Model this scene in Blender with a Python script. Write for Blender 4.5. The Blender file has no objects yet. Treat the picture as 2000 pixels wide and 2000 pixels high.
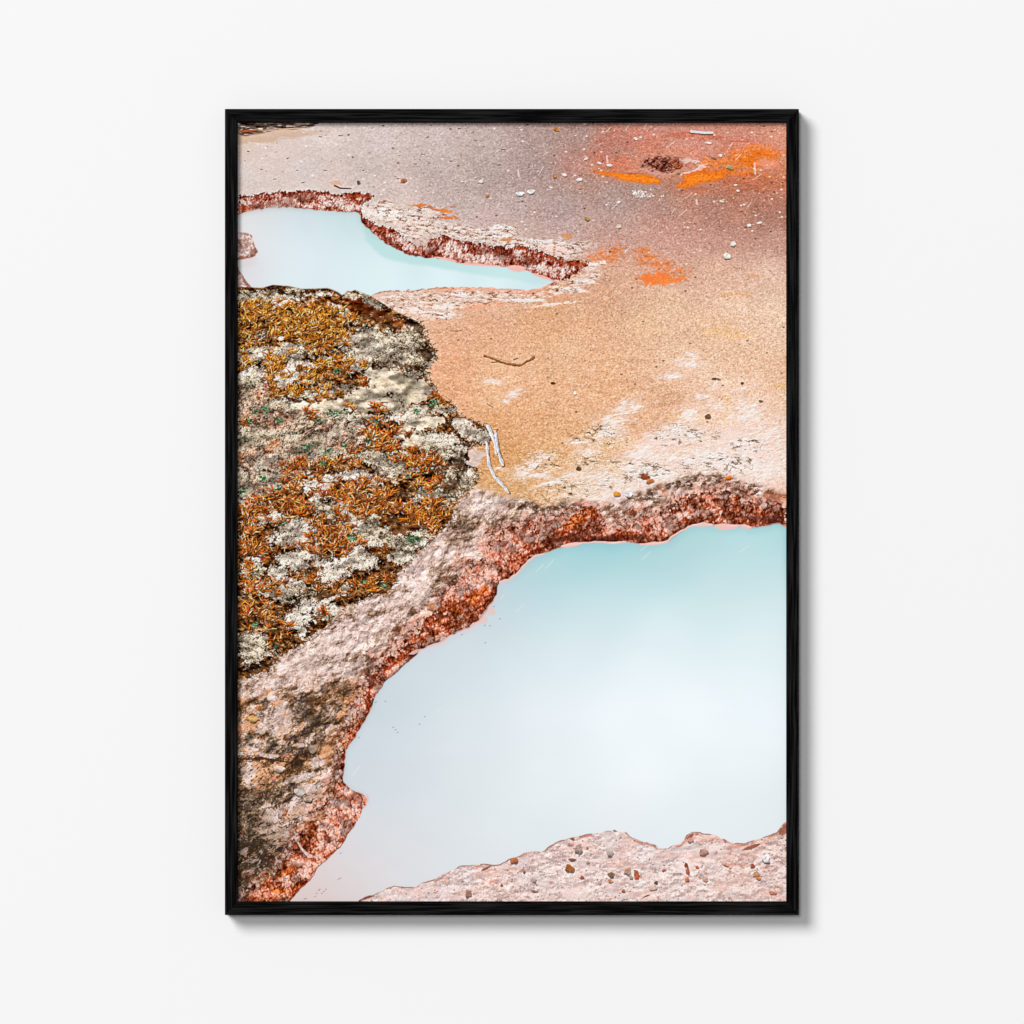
# Framed landscape print on a white wall (everything is generated; no files are read)
import math, random
import numpy as np

# ----------------------------------------------------------------------------
# 1. THE PRINTED PICTURE, worked out as one colour per point of the paper sheet
#    (units: 1 = half a millimetre of the real frame)
# ----------------------------------------------------------------------------
X0, Y0, X1, Y1 = 461, 236, 1539, 1765            # paper runs a little under the frame
W, H = X1 - X0, Y1 - Y0
f4 = np.float32
X, Y = np.meshgrid(np.arange(W, dtype=f4) + X0 + .5, np.arange(H, dtype=f4) + Y0 + .5)
RNG = np.random.default_rng(11)
R = random.Random(5)


def hx(s):
    return np.array([int(s[i:i + 2], 16) / 255 for i in (0, 2, 4)], dtype=f4)


def ss(v, a, b):
    t = np.clip((v - a) / (b - a), 0, 1)
    return t * t * (3 - 2 * t)


BOX = [None]                                     # part of the sheet being worked on


def window(x0=None, y0=None, x1=None, y1=None):
    BOX[0] = None if x0 is None else (slice(max(0, y0 - Y0), y1 - Y0), slice(max(0, x0 - X0), x1 - X0))


def boxed(fn):
    def run(*a, x=None, y=None, **k):
        if BOX[0] is None or (x is not None and x.shape != X.shape):
            return fn(*a, x=x, y=y, **k)
        r = fn(*a, x=(X if x is None else x)[BOX[0]], y=(Y if y is None else y)[BOX[0]], **k)
        out = []
        for p in (r if isinstance(r, tuple) else (r,)):
            o = np.full(X.shape, .5, f4)
            o[BOX[0]] = p
            out.append(o)
        return tuple(out) if isinstance(r, tuple) else out[0]
    return run


@boxed
def noise(sx, sy=None, seed=0, ang=0.0, x=None, y=None):
    sy = sy or sx
    x = X if x is None else x
    y = Y if y is None else y
    c, s = math.cos(ang), math.sin(ang)
    u = (x * c + y * s) / sx + 1000.0
    v = (-x * s + y * c) / sy + 1000.0
    tab = np.random.default_rng(seed + 77).random((256, 256), dtype=f4)
    iu = np.floor(u).astype(np.int32)
    iv = np.floor(v).astype(np.int32)
    fu = (u - iu).astype(f4)
    fv = (v - iv).astype(f4)
    fu = fu * fu * (3 - 2 * fu)
    fv = fv * fv * (3 - 2 * fv)
    a, b = iu & 255, (iu + 1) & 255
    p, q = iv & 255, (iv + 1) & 255
    return (tab[p, a] * (1 - fu) + tab[p, b] * fu) * (1 - fv) + (tab[q, a] * (1 - fu) + tab[q, b] * fu) * fv


def fbm(sx, sy=None, seed=0, octs=4, ang=0.0, gain=.55):
    sy = sy or sx
    t, a, n = 0, 1.0, 0
    for k in range(octs):
        t = t + a * noise(sx / 2 ** k, sy / 2 ** k, seed + 13 * k, ang)
        n += a
        a *= gain
    return t / n


def blur(a, n=1):
    for _ in range(n):
        for ax in (0, 1):
            a = (np.roll(a, 1, ax) + 2 * a + np.roll(a, -1, ax)) / 4
    return a


@boxed
def cells(size, seed, ang=0.0, stretch=1.0, x=None, y=None):
    """jittered cell pattern: distance to nearest, second nearest, and a random value per cell"""
    x = X if x is None else x
    y = Y if y is None else y
    c, s = math.cos(ang), math.sin(ang)
    u = (x * c + y * s) / (size * stretch) + 500
    v = (-x * s + y * c) / size + 500
    iu, iv = np.floor(u).astype(np.int32), np.floor(v).astype(np.int32)
    g = np.random.default_rng(seed + 501)
    jx, jy, rid = g.random((256, 256), dtype=f4), g.random((256, 256), dtype=f4), g.random((256, 256), dtype=f4)
    d1 = np.full(x.shape, 9, f4)
    d2 = np.full(x.shape, 9, f4)
    idv = np.zeros(x.shape, f4)
    for a in (-1, 0, 1):
        for b in (-1, 0, 1):
            cu, cv = iu + a, iv + b
            p, q = cv & 255, cu & 255
            d = np.hypot(cu + .1 + .8 * jx[p, q] - u, cv + .1 + .8 * jy[p, q] - v).astype(f4)
            near = d < d1
            d2 = np.where(near, d1, np.minimum(d2, d))
            idv = np.where(near, rid[p, q], idv)
            d1 = np.where(near, d, d1)
    return d1, d2, idv


def sdf(poly, x=None, y=None):
    """signed distance to a closed outline, positive inside"""
    x = X if x is None else x
    y = Y if y is None else y
    if x.ndim == 2:                              # coarse everywhere, exact near the outline
        h, w = x.shape
        out = sdf(poly, x[::4, ::4].ravel(), y[::4, ::4].ravel()).reshape((h + 3) // 4, (w + 3) // 4)
        out = np.repeat(np.repeat(out, 4, 0), 4, 1)[:h, :w].copy()
        near = np.abs(out) < 34
        out[near] = sdf(poly, x[near], y[near])
        return out
    best = np.full(x.shape, 1e9, f4)
    ins = np.zeros(x.shape, bool)
    n = len(poly)
    for i in range(n):
        ax, ay = poly[i]
        bx, by = poly[(i + 1) % n]
        dx, dy = bx - ax, by - ay
        L = dx * dx + dy * dy
        if L == 0:
            continue
        t = np.clip(((x - ax) * dx + (y - ay) * dy) / L, 0, 1)
        best = np.minimum(best, (x - ax - t * dx) ** 2 + (y - ay - t * dy) ** 2)
        if dy:
            ins ^= ((ay > y) != (by > y)) & (x < (y - ay) * dx / dy + ax)
    d = np.sqrt(best)
    return np.where(ins, d, -d).astype(f4)


WX = (fbm(26, seed=901, octs=4) - .5) * 2        # shared wobble, so that outlines are ragged
WY = (fbm(26, seed=902, octs=4) - .5) * 2


def blobs(lst, wob=10):
    """field over soft ellipses (cx, cy, rx, ry[, degrees]): 1 at a centre, 0 on its outline"""
    f = np.full(X.shape, -1, f4)
    for b in lst:
        cx, cy, rx, ry = b[:4]
        a = math.radians(b[4]) if len(b) > 4 else 0
        m = max(rx, ry) * 2.1 + 12
        xa, xb = int(max(0, cx - m - X0)), int(min(W, cx + m - X0))
        ya, yb = int(max(0, cy - m - Y0)), int(min(H, cy + m - Y0))
        if xb <= xa or yb <= ya:
            continue
        sl = (slice(ya, yb), slice(xa, xb))
        w = min(wob, min(rx, ry) * .6)
        dx, dy = X[sl] + WX[sl] * w - cx, Y[sl] + WY[sl] * w - cy
        c, s = math.cos(a), math.sin(a)
        q = np.hypot((dx * c + dy * s) / rx, (-dx * s + dy * c) / ry)
        f[sl] = np.maximum(f[sl], 1 - q)
    return f


def spread(points, pw=3.2, eps=500, soft=0):
    """smooth colour field through hand-read colours"""
    st = 6
    gx, gy = np.meshgrid(np.arange(X0, X1 + st, st, dtype=f4), np.arange(Y0, Y1 + st, st, dtype=f4))
    num = np.zeros(gx.shape + (3,), f4)
    den = np.zeros(gx.shape, f4)
    for px, py, c in points:
        w = 1 / (((gx - px) ** 2 + (gy - py) ** 2) + eps) ** (pw / 2)
        num += w[..., None] * hx(c)
        den += w
    g = num / den[..., None]
    for _ in range(soft):
        p = np.pad(g, ((1, 1), (1, 1), (0, 0)), 'edge')
        p = (p[:-2] + 2 * p[1:-1] + p[2:]) / 4
        g = (p[:, :-2] + 2 * p[:, 1:-1] + p[:, 2:]) / 4
    u, v = (X - X0) / st, (Y - Y0) / st
    iu, iv = u.astype(np.int32), v.astype(np.int32)
    fu, fv = (u - iu)[..., None], (v - iv)[..., None]
    return (g[iv, iu] * (1 - fu) + g[iv, iu + 1] * fu) * (1 - fv) + (g[iv + 1, iu] * (1 - fu) + g[iv + 1, iu + 1] * fu) * fv


def ramp(h, *stops):
    """colour by height: pairs of (height, colour)"""
    xs = [p for p, _ in stops]
    cs = np.array([hx(c) for _, c in stops])
    return np.stack([np.interp(h, xs, cs[:, k]) for k in range(3)], -1).astype(f4)


def lit(h, k=1.0):
    """slope shading of the depicted relief, light from above and left"""
    return (h - np.roll(h, (1, 1), (0, 1))) * k


def domes(size, seed, ang=0.0, stretch=1.0, warp=.55):
    """rounded grains of mixed size with ragged outlines"""
    wx, wy = (noise(size * .8, seed=seed + 1) - .5) * size * warp * 2, (noise(size * .8, seed=seed + 2) - .5) * size * warp * 2
    a, _, i = cells(size, seed, ang, stretch, x=X + wx + WX * 3, y=Y + wy + WY * 3)
    b, _, j = cells(size * .55, seed + 3, ang, stretch, x=X + wx * .6, y=Y + wy * .6)
    return np.clip(1 - a * 1.15, -.3, 1) * .62 + np.clip(1 - b * 1.15, -.3, 1) * .38, i


def over(img, m, col):
    col = hx(col) if isinstance(col, str) else col
    m = m[..., None]
    img *= 1 - m
    img += m * col


def tint(img, m, col, ref=.5):
    """stain: the colour changes, the grain of what is under it stays"""
    lum = np.clip(img.mean(-1) / ref, .35, 1.55)
    m = m[..., None]
    img *= 1 - m
    img += m * np.clip(hx(col) * lum[..., None], 0, 1)


def veins(size, seed, ang=0.0, flat=.55, wid=.05):
    """broken crevice lines"""
    w = size * .7
    wx, wy = (noise(size * .6, seed=seed + 7) - .5) * w, (noise(size * .6, seed=seed + 8) - .5) * w
    n = noise(size, size * flat, seed, ang, x=X + wx + WX * 4, y=Y + wy + WY * 4)
    gate = noise(size * 1.7, size * 1.2, seed + 9, ang)
    return ss(np.abs(n - .5), wid, wid * .2) * ss(gate, .45, .62)


def stroke(img, pts, w0, w1, col, al=1.0):
    """a tapering dash through the points"""
    n = len(pts) - 1
    for i in range(n):
        ax, ay = pts[i]
        bx, by = pts[i + 1]
        wa, wb = w0 + (w1 - w0) * i / n, w0 + (w1 - w0) * (i + 1) / n
        m = max(wa, wb) + 1.5
        xa, xb = max(0, int(min(ax, bx) - m - X0)), min(W, int(max(ax, bx) + m - X0) + 2)
        ya, yb = max(0, int(min(ay, by) - m - Y0)), min(H, int(max(ay, by) + m - Y0) + 2)
        if xb <= xa or yb <= ya:
            continue
        x, y = X[ya:yb, xa:xb], Y[ya:yb, xa:xb]
        dx, dy = bx - ax, by - ay
        L = dx * dx + dy * dy + 1e-6
        t = np.clip(((x - ax) * dx + (y - ay) * dy) / L, 0, 1)
        d = np.hypot(x - ax - t * dx, y - ay - t * dy)
        c = (np.clip(wa + (wb - wa) * t - d + .5, 0, 1) * al)[..., None]
        img[ya:yb, xa:xb] = img[ya:yb, xa:xb] * (1 - c) + c * col


def stick(img, pts, w0, w1, col, al=1.0, rough=.35):
    """a weathered twig: wandering line, uneven thickness, streaked along its length"""
    r = random.Random(int(pts[0][0] * 7 + pts[0][1]))
    out = []
    for (ax, ay), (bx, by) in zip(pts, pts[1:]):
        n = max(1, int(math.hypot(bx - ax, by - ay) / 4))
        out += [(ax + (bx - ax) * k / n + r.gauss(0, .35), ay + (by - ay) * k / n + r.gauss(0, .35)) for k in range(n)]
    out.append(pts[-1])
    n = len(out) - 1
    for k in range(n):
        wa = (w0 + (w1 - w0) * k / n) * (1 + r.uniform(-rough, rough))
        stroke(img, [out[k], out[k + 1]], wa, wa * r.uniform(.8, 1.1), np.clip(col * r.uniform(.9, 1.06), 0, 1), al)


def stone(img, cx, cy, rx, ry, col, ang=0.0, dark=.72, lumpy=.07):
    """a pebble: light top, darker underside, dark line of contact below it"""
    col = hx(col) if isinstance(col, str) else col
    m = max(rx, ry) * 1.8 + 3
    xa, xb = max(0, int(cx - m - X0)), min(W, int(cx + m - X0) + 1)
    ya, yb = max(0, int(cy - m - Y0)), min(H, int(cy + m - Y0) + 1)
    if xb <= xa or yb <= ya:
        return
    x, y = X[ya:yb, xa:xb] - cx, Y[ya:yb, xa:xb] - cy
    c, s = math.cos(ang), math.sin(ang)
    ph = R.random() * 6.28

    def cov(ox, oy, k=1.0):
        u, v = ((x - ox) * c + (y - oy) * s) / rx, (-(x - ox) * s + (y - oy) * c) / ry
        th = np.arctan2(v, u)
        r = np.hypot(u, v) / (1 + lumpy * np.sin(3 * th + ph) + lumpy * .6 * np.sin(5 * th - ph)) + (F6S[ya:yb, xa:xb] - .5) * .5
        return np.clip((k - r) * min(rx, ry) + .5, 0, 1), v
    sh, _ = cov(.5, ry * .45)
    P = img[ya:yb, xa:xb]
    P *= 1 - (sh * .42)[..., None]
    k, v = cov(0, 0)
    k = k * .9
    g = 1 - (1 - dark) * ss(v, .2, 1.1)
    P *= 1 - k[..., None]
    P += k[..., None] * (col * (g + (F3S[ya:yb, xa:xb] - .5) * .45)[..., None])


F6S = fbm(7, seed=905, octs=2)
F3S = fbm(4, seed=906, octs=2)


def pick(*cs):
    return hx(R.choice(cs))


# ---- outlines read off the picture ------------------------------------------
POOL = [(455, 418), (463, 418), (491, 411), (520, 406), (560, 404), (600, 407), (640, 412), (667, 413), (694, 414),
        (704, 420), (706, 432), (715, 444), (729, 456), (746, 470), (768, 484), (799, 497), (830, 502), (852, 503),
        (870, 504), (889, 512), (924, 515), (953, 517), (992, 521), (1010, 524), (1030, 527), (1048, 536), (1069, 543),
        (1086, 548), (1069, 557), (1059, 563), (1036, 567), (1011, 566), (982, 564), (955, 562), (924, 561), (893, 560),
        (852, 562), (822, 565), (791, 567), (766, 567), (737, 571), (725, 577), (713, 577), (704, 571), (692, 567),
        (677, 570), (667, 577), (655, 569), (636, 563), (605, 565), (584, 564), (563, 559), (532, 557), (512, 562),
        (491, 562), (455, 566)]
POOL_CLIFF = [(455, 384), (463, 383), (500, 379), (540, 375), (600, 372), (630, 373), (659, 377), (690, 374), (715, 376),
              (730, 379), (722, 389), (711, 396), (703, 403), (702, 412), (712, 430), (700, 450), (660, 450), (560, 450),
              (455, 450)]
EAST_CLIFF = [(703, 417), (719, 425), (735, 436), (754, 442), (777, 450), (772, 458), (792, 468), (812, 476), (830, 478),
              (840, 469), (856, 461), (880, 466), (903, 469), (945, 476), (976, 482), (1007, 480), (1038, 486), (1069, 495),
              (1100, 506), (1150, 510), (1148, 517), (1131, 531), (1110, 543), (1096, 548), (1080, 556), (1030, 556),
              (980, 552), (880, 540), (790, 530), (720, 490), (690, 440)]
ROCK = [(455, 455), (470, 453), (485, 455), (494, 461), (495, 470), (499, 482), (504, 492), (499, 500), (488, 505), (455, 508)]
BANK = [(455, 508), (464, 514), (468, 526), (474, 536), (480, 548), (496, 562), (496, 575), (455, 575)]
MOSS = [(455, 559), (480, 560), (512, 562), (532, 556), (563, 558), (590, 564), (640, 562), (660, 570), (667, 576), (692, 566),
        (704, 570), (725, 578), (746, 591), (770, 606), (791, 616), (814, 627), (832, 642), (826, 656), (836, 668),
        (849, 683), (851, 694), (846, 706), (836, 714), (831, 724), (836, 737), (845, 753), (862, 776), (884, 791),
        (895, 809), (924, 821), (946, 832), (957, 842), (959, 861), (944, 868), (920, 869), (914, 882), (920, 905),
        (935, 920), (931, 946), (900, 968), (886, 990), (882, 1010), (864, 1034), (838, 1054), (832, 1065), (800, 1098),
        (777, 1122), (771, 1138), (756, 1158), (717, 1166), (694, 1178), (667, 1188), (652, 1211), (632, 1228), (605, 1241),
        (591, 1257), (563, 1270), (540, 1290), (522, 1311), (491, 1322), (455, 1328)]
LAKE_TOP = [(1545, 1030), (1535, 1028), (1525, 1022), (1502, 1024), (1480, 1028), (1469, 1030), (1448, 1026), (1430, 1027),
            (1417, 1028), (1397, 1027), (1388, 1025), (1374, 1023), (1347, 1029), (1326, 1040), (1306, 1054), (1285, 1061),
            (1264, 1063), (1248, 1063), (1223, 1058), (1212, 1060), (1198, 1062), (1177, 1059), (1140, 1059), (1131, 1062),
            (1104, 1066), (1094, 1070), (1075, 1076), (1048, 1084), (1034, 1093), (1024, 1104), (1007, 1122), (993, 1133),
            (978, 1138), (974, 1143), (969, 1164), (959, 1178), (946, 1196), (936, 1213), (922, 1223), (899, 1232),
            (875, 1244), (862, 1253), (841, 1260), (821, 1269), (800, 1291), (779, 1309), (754, 1330), (735, 1357),
            (728, 1373), (725, 1384), (708, 1415), (694, 1442), (677, 1466), (673, 1489), (670, 1514), (671, 1529),
            (686, 1543), (706, 1550), (716, 1562), (715, 1572), (706, 1582), (704, 1595), (690, 1618), (677, 1636),
            (661, 1657), (638, 1678), (621, 1694), (611, 1711), (595, 1731), (578, 1746), (564, 1763), (560, 1770)]
SHORE = [(690, 1770), (700, 1759), (719, 1752), (737, 1746), (754, 1737), (771, 1731), (791, 1736), (812, 1735), (826, 1727),
         (848, 1721), (868, 1707), (899, 1693), (924, 1690), (943, 1689), (961, 1689), (986, 1686), (1007, 1673),
         (1028, 1665), (1059, 1663), (1069, 1657), (1090, 1644), (1117, 1636), (1131, 1633), (1152, 1628), (1169, 1628),
         (1193, 1623), (1223, 1626), (1237, 1638), (1252, 1645), (1272, 1649), (1289, 1658), (1301, 1658), (1326, 1650),
         (1337, 1640), (1343, 1630), (1353, 1625), (1374, 1629), (1401, 1631), (1415, 1639), (1434, 1647), (1450, 1648),
         (1471, 1642), (1492, 1636), (1521, 1628), (1527, 1615), (1534, 1606), (1545, 1600)]
LAKE = LAKE_TOP + SHORE
LIP = [(1545, 990), (1533, 992), (1510, 984), (1492, 981), (1450, 975), (1430, 963), (1399, 959), (1374, 959), (1347, 964),
       (1326, 973), (1312, 983), (1297, 996), (1272, 1002), (1244, 1012), (1219, 1023), (1192, 1029), (1177, 1022),
       (1167, 996), (1157, 988), (1146, 990), (1123, 996), (1090, 1004), (1048, 1021), (1007, 1025), (982, 1031),
       (961, 1046), (947, 1075), (945, 1095), (924, 1104), (899, 1118), (883, 1139), (868, 1153), (856, 1172), (858, 1186),
       (831, 1205), (824, 1209), (812, 1224), (783, 1247), (771, 1266), (750, 1286), (735, 1305), (721, 1324), (708, 1340),
       (696, 1363), (688, 1386), (684, 1413), (667, 1437), (661, 1452), (663, 1481), (659, 1510), (655, 1531), (636, 1562),
       (617, 1593), (595, 1613), (576, 1632), (563, 1665), (543, 1682), (532, 1705), (512, 1717), (487, 1736), (477, 1750),
       (462, 1763), (455, 1770)]
CLIFF = LIP + [(640, 1770), (760, 1600), (900, 1380), (1100, 1200), (1300, 1160), (1560, 1120)]
BRUSH = [(455, 230), (630, 230), (618, 241), (600, 248), (570, 251), (540, 252), (505, 259), (482, 264), (455, 258)]


def paint():
    n1 = RNG.standard_normal((H, W)).astype(f4)
    grain = blur(n1, 1) * 2.2                    # fine sand grain, about unit spread
    n2 = RNG.standard_normal((H, W)).astype(f4)
    grit = blur(n2, 3) * 4
    F8, F20, F60 = fbm(8, seed=1, octs=3), fbm(22, seed=2), fbm(70, seed=3)
    flat = fbm(16, 5, seed=4, octs=3)            # flattened by the low view over the ground

    # ---- bare ground -----------------------------------------------------------
    img = spread([
        (470, 285, 'd9c6bb'), (540, 275, 'd9cac4'), (640, 270, 'd6c9c6'), (740, 275, 'd0c3c1'), (850, 280, 'c8bab8'), (950, 280, 'bbaba8'),
        (1050, 275, 'ab9893'), (1130, 265, 'a58c86'), (1190, 265, 'b48478'), (1270, 275, 'c68b7d'), (1360, 285, 'ce8f80'), (1450, 275, 'd1917f'),
        (1530, 280, 'd6967f'), (480, 340, 'd6cbc9'), (600, 340, 'd1c6c4'), (720, 340, 'c8bdb9'), (850, 340, 'bcaeab'), (950, 340, 'b2a19e'),
        (1050, 330, 'a99692'), (1120, 320, 'b98b80'), (1170, 305, 'c18474'), (1170, 355, 'ab8d84'), (1250, 375, 'a38c84'), (1330, 380, 'b0806e'),
        (1420, 365, 'bf7a5f'), (1520, 365, 'c58066'), (470, 368, 'd6c8c2'), (560, 362, 'd3c6c1'), (650, 365, 'd0c1bb'), (760, 370, 'c9bab4'),
        (780, 395, 'd9c8c0'), (900, 400, 'bfafac'), (1000, 400, 'b6a4a2'), (1100, 400, 'ae9c99'), (1200, 400, 'a99792'), (1300, 400, 'a3867d'),
        (1400, 400, '9f7f75'), (1500, 400, 'a5796c'), (1530, 410, 'a4796b'), (1100, 440, 'b9a29f'), (1200, 430, 'b8978f'), (1300, 440, 'ba8f85'),
        (1400, 430, 'aa8277'), (1500, 430, '9d8177'), (900, 440, 'cbb8b2'), (1000, 460, 'cbb4ad'), (1100, 470, 'c8aaa2'), (1200, 470, 'c9a096'),
        (1300, 480, 'c99e92'), (1400, 470, 'c59d90'), (1520, 470, 'c4a092'), (1160, 530, 'd6ae98'), (1220, 545, 'd9ac92'), (1300, 510, 'd2a593'),
        (1400, 530, 'dcb49f'), (1500, 530, 'dfbca8'), (780, 600, 'dcb9a6'), (860, 590, 'deb9a4'), (960, 590, 'ddb095'), (1080, 600, 'd39f79'),
        (1180, 580, 'd9a684'), (1300, 590, 'dfb798'), (1420, 590, 'e4bfa4'), (1520, 600, 'e7c7b0'), (860, 650, 'd9a585'), (950, 640, 'd9a380'),
        (1050, 640, 'd6a077'), (1150, 640, 'dba984'), (1270, 630, 'e0b48e'), (1400, 640, 'e0b48c'), (1520, 650, 'e6c1a4'), (880, 700, 'd99e79'),
        (1000, 730, 'dfae8a'), (1100, 700, 'dfb08c'), (1200, 710, 'ddaa85'), (1330, 690, 'e1b797'), (1450, 700, 'e4b896'), (1530, 720, 'e2b28f'),
        (900, 760, 'd89e76'), (960, 770, 'dfae88'), (1080, 770, 'daa680'), (1200, 760, 'daa47c'), (1300, 790, 'dba47e'), (1420, 770, 'e6bfa8'),
        (1520, 780, 'e5b99c'), (960, 830, 'd69a6b'), (1040, 820, 'd9a175'), (1120, 830, 'd9a379'), (1250, 830, 'dba57f'), (1350, 830, 'e5bfa8'),
        (1450, 830, 'eccfc2'), (1530, 840, 'e9c8b8'), (980, 890, 'cf9761'), (1080, 890, 'd8a472'), (1180, 880, 'dcb087'), (1280, 890, 'ecd5cb'),
        (1400, 900, 'efdcd7'), (1520, 910, 'eedbd6'), (1000, 950, 'cf9f6c'), (1150, 940, 'e2c9b4'), (1250, 950, 'e6d3cb'), (1450, 940, 'ecd5cf'),
        (1530, 960, 'e9b9a6')])

    amp = .019 + .010 * ss(X, 800, 1200) + .012 * ss(Y, 480, 620)
    g = grain * amp + (noise(3.2, 2.0, seed=21) - .5) * .08 + (noise(5, 2.6, seed=22) - .5) * .06
    soft = ss(Y, 300, 240) * .5 + .5
    soft = np.where(X < 760, .55 + .45 * ss(X, 560, 800), 1.0)
    img += (g * soft)[..., None] * np.array([1, 1, 1.05], f4)
    img += ((fbm(90, 30, seed=23) - .5) * .07)[..., None]
    img += (((flat - .5) * .08) * ss(Y, 640, 760))[..., None]
    sand = ss(Y, 560, 640)
    img += sand[..., None] * np.array([.016, .014, .010], f4)
    over(img, ss(noise(3.4, 2.2, seed=24), .76, .92) * sand * .38, 'f6e2cc')
    over(img, ss(noise(3.6, 2.2, seed=25), .80, .93) * sand * .28, 'a8714a')
    over(img, ss(noise(3.2, 2.2, seed=26), .80, .94) * (1 - sand) * ss(X, 700, 1000) * .35, 'efe0da')
    over(img, ss(noise(3.4, 2.2, seed=27), .82, .94) * (1 - sand) * ss(X, 600, 1000) * .32, '6a5048')
    tint(img, ss(X, 1180, 1500) * ss(Y, 520, 400) * ss(Y, 330, 380) * .40, 'c4806a', .58)
    tint(img, ss(X, 1150, 1400) * ss(Y, 540, 620) * ss(Y, 900, 780) * .38, 'e6bda4', .76)
    img += (ss(Y, 600, 540) * np.array([[[.012]], [[-.004]], [[-.012]]], f4).reshape(3, 1, 1)).transpose(1, 2, 0)
    img += (sand * .018)[..., None]
    # red-orange flecks in the upper right, sparse light and dark grains everywhere
    c1, c2, cid = cells(7, 31, stretch=1.5)
    d = np.clip(1.6 - c1 * 7, 0, 1)
    over(img, d * (cid > .955) * .55, 'f5e9e2')
    over(img, d * (cid < .035) * .4, '6b5148')
    c1, c2, cid = cells(13, 32, stretch=1.5)
    d = np.clip(1.5 - c1 * 8, 0, 1)
    over(img, d * (cid > .94) * .7 * ss(Y, 720, 420), 'f7efe8')
    over(img, d * (cid < .025) * .6, '4d3a34')

    # ---- upper right: mineral stains ---------------------------------------------
    red = ss(blobs([(1240, 270, 90, 26), (1350, 262, 55, 12), (1200, 312, 60, 22), (1470, 290, 90, 30)], 14) + (F20 - .5) * .9, -.1, .5)
    tint(img, red * .34, 'd0745c', .6)
    tint(img, ss(blobs([(1345, 262, 48, 8), (1390, 268, 40, 4), (1440, 275, 40, 3)]) + (flat - .5) * 1.3, 0, .4) * .5, 'bd6044', .58)
    sal = ss(blobs([(1440, 312, 88, 24, -4), (1390, 318, 40, 16), (1490, 300, 50, 18)], 12) + (F20 - .5) * .8 + (F8 - .5) * .5, -.05, .45)
    glow = blobs([(1450, 322, 110, 34), (1500, 330, 80, 40), (1400, 330, 70, 24), (1240, 330, 90, 26), (1300, 318, 100, 40)], 10)
    tint(img, ss(glow + (F20 - .5) * .4, -.35, .7) * .55, 'dd8560', .6)
    tint(img, sal * .85, 'ee8344', .6)
    tint(img, ss(blobs([(1468, 315, 26, 24), (1410, 335, 70, 10), (1450, 340, 60, 8), (1490, 298, 40, 8)]) + (F8 - .5) * 1.8, 0, .7) * .85, 'f57a22', .6)
    over(img, ss(blobs([(1500, 318, 26, 12)]) + (F8 - .5), 0, .5) * .6, 'f09c80')
    tint(img, ss(blobs([(1440, 350, 100, 12), (1480, 362, 70, 14), (1360, 372, 50, 10)]) + (flat - .5) * 1.2, 0, .6) * .6, 'c06c4a', .56)
    tint(img, ss(blobs([(1228, 318, 40, 15), (1215, 328, 40, 8)]) + (F8 - .5) * 1.3, 0, .5) * .6, 'e08464', .6)
    wx, wy = X + WX * 2 + (F8 - .5) * 3, Y + WY * 1.5 + (flat - .5) * 4
    s1 = sdf([(1160, 334), (1190, 335), (1212, 337), (1240, 339), (1264, 341), (1285, 347), (1294, 352), (1288, 357), (1268, 359), (1248, 357),
              (1225, 352), (1205, 347), (1181, 341)], wx, wy)
    s2 = sdf([(1335, 341), (1368, 333), (1390, 335), (1409, 334), (1418, 343), (1399, 352), (1375, 356), (1357, 363), (1338, 367), (1322, 365),
              (1326, 358), (1337, 351)], wx, wy)
    over(img, ss(np.maximum(s1, s2) + (F8 - .5) * 3, -4, 3) * .6, 'c96a3a')
    jit = fbm(6, 3, seed=39, octs=2, gain=.8)
    over(img, ss(s1 + (jit - .5) * 9, -3.5, 5) * .96, 'f67e1c')
    over(img, ss(s2 + (jit - .5) * 14, -5, 8) * .95, 'f87a1a')
    over(img, ss(np.maximum(s1, s2) + (noise(4, 2, seed=40) - .5) * 12, 3, 7) * .55, 'ff962e')
    img += ((grain * .02 + (jit - .5) * .16) * ss(np.maximum(s1, s2), 0, 4))[..., None]
    over(img, ss(np.maximum(s1, s2), -3, 3) * ss(jit, .64, .78) * .5, 'b5551c')
    over(img, ss(-np.abs(s1 + 1), -2, 0) * ss(F8, .45, .65) * .6 * (Y < 346), '9a4a20')
    # steam vent
    vx, vy = (X - 1298 + WX * 5) / 42, (Y - 321 + WY * 4) / 16
    vr = np.hypot(vx, vy * np.where(vy < 0, .95, 1.1)) + (F8 - .5) * .7 + (noise(4, 2.4, seed=243) - .5) * .5
    window(1230, 285, 1370, 360)
    dv, cid = domes(5.0, 41, stretch=1.3)
    vn = fbm(6, 5, seed=241, octs=3, gain=.8)
    window()
    vh = (dv - .35) * .9 + (vn - .5) * 1.3
    vh = vh - .14 - .12 * ss(X, 1310, 1280)
    vent = ramp(vh, (-.5, '260d09'), (-.15, '50221a'), (.1, '7c3c2e'), (.32, 'a86a58'), (.6, 'd0a498'))
    c1 = np.full(X.shape, 1, f4)
    over(vent, ss(X, 1300, 1322) * ss(F8, .3, .6) * .65, 'b8602e')
    over(vent, ((cid > .72) * np.clip(1 - c1 * 1.4, 0, 1)).astype(f4) * .6, 'c99a90')
    over(img, ss(vr, 1.7, 1.0) * (.2 + .5 * ss(jit, .4, .6)), 'cf978a')
    over(img, ss(vr, 1.35, .95) * ss(Y, 326, 312) * .45, '9c5a4a')
    vm = ss(vr, 1.15, .6)[..., None] * .95
    img[:] = img * (1 - vm) + vent * vm
    wr = blobs([(1345, 336, 22, 2.4, -14), (1366, 329, 18, 3.6, -20), (1372, 322, 12, 5, -20), (1360, 316, 10, 5), (1340, 312, 14, 5)], 4) + (noise(4, 2.4, seed=242, ang=-.2) - .5) * 1.3
    over(img, ss(wr, -.05, .7) * .75, 'ecd4d0')
    stroke(img, [(1262, 333), (1278, 338), (1296, 339), (1328, 338)], 1.5, 1.0, hx('d8a296'), .5)
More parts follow.
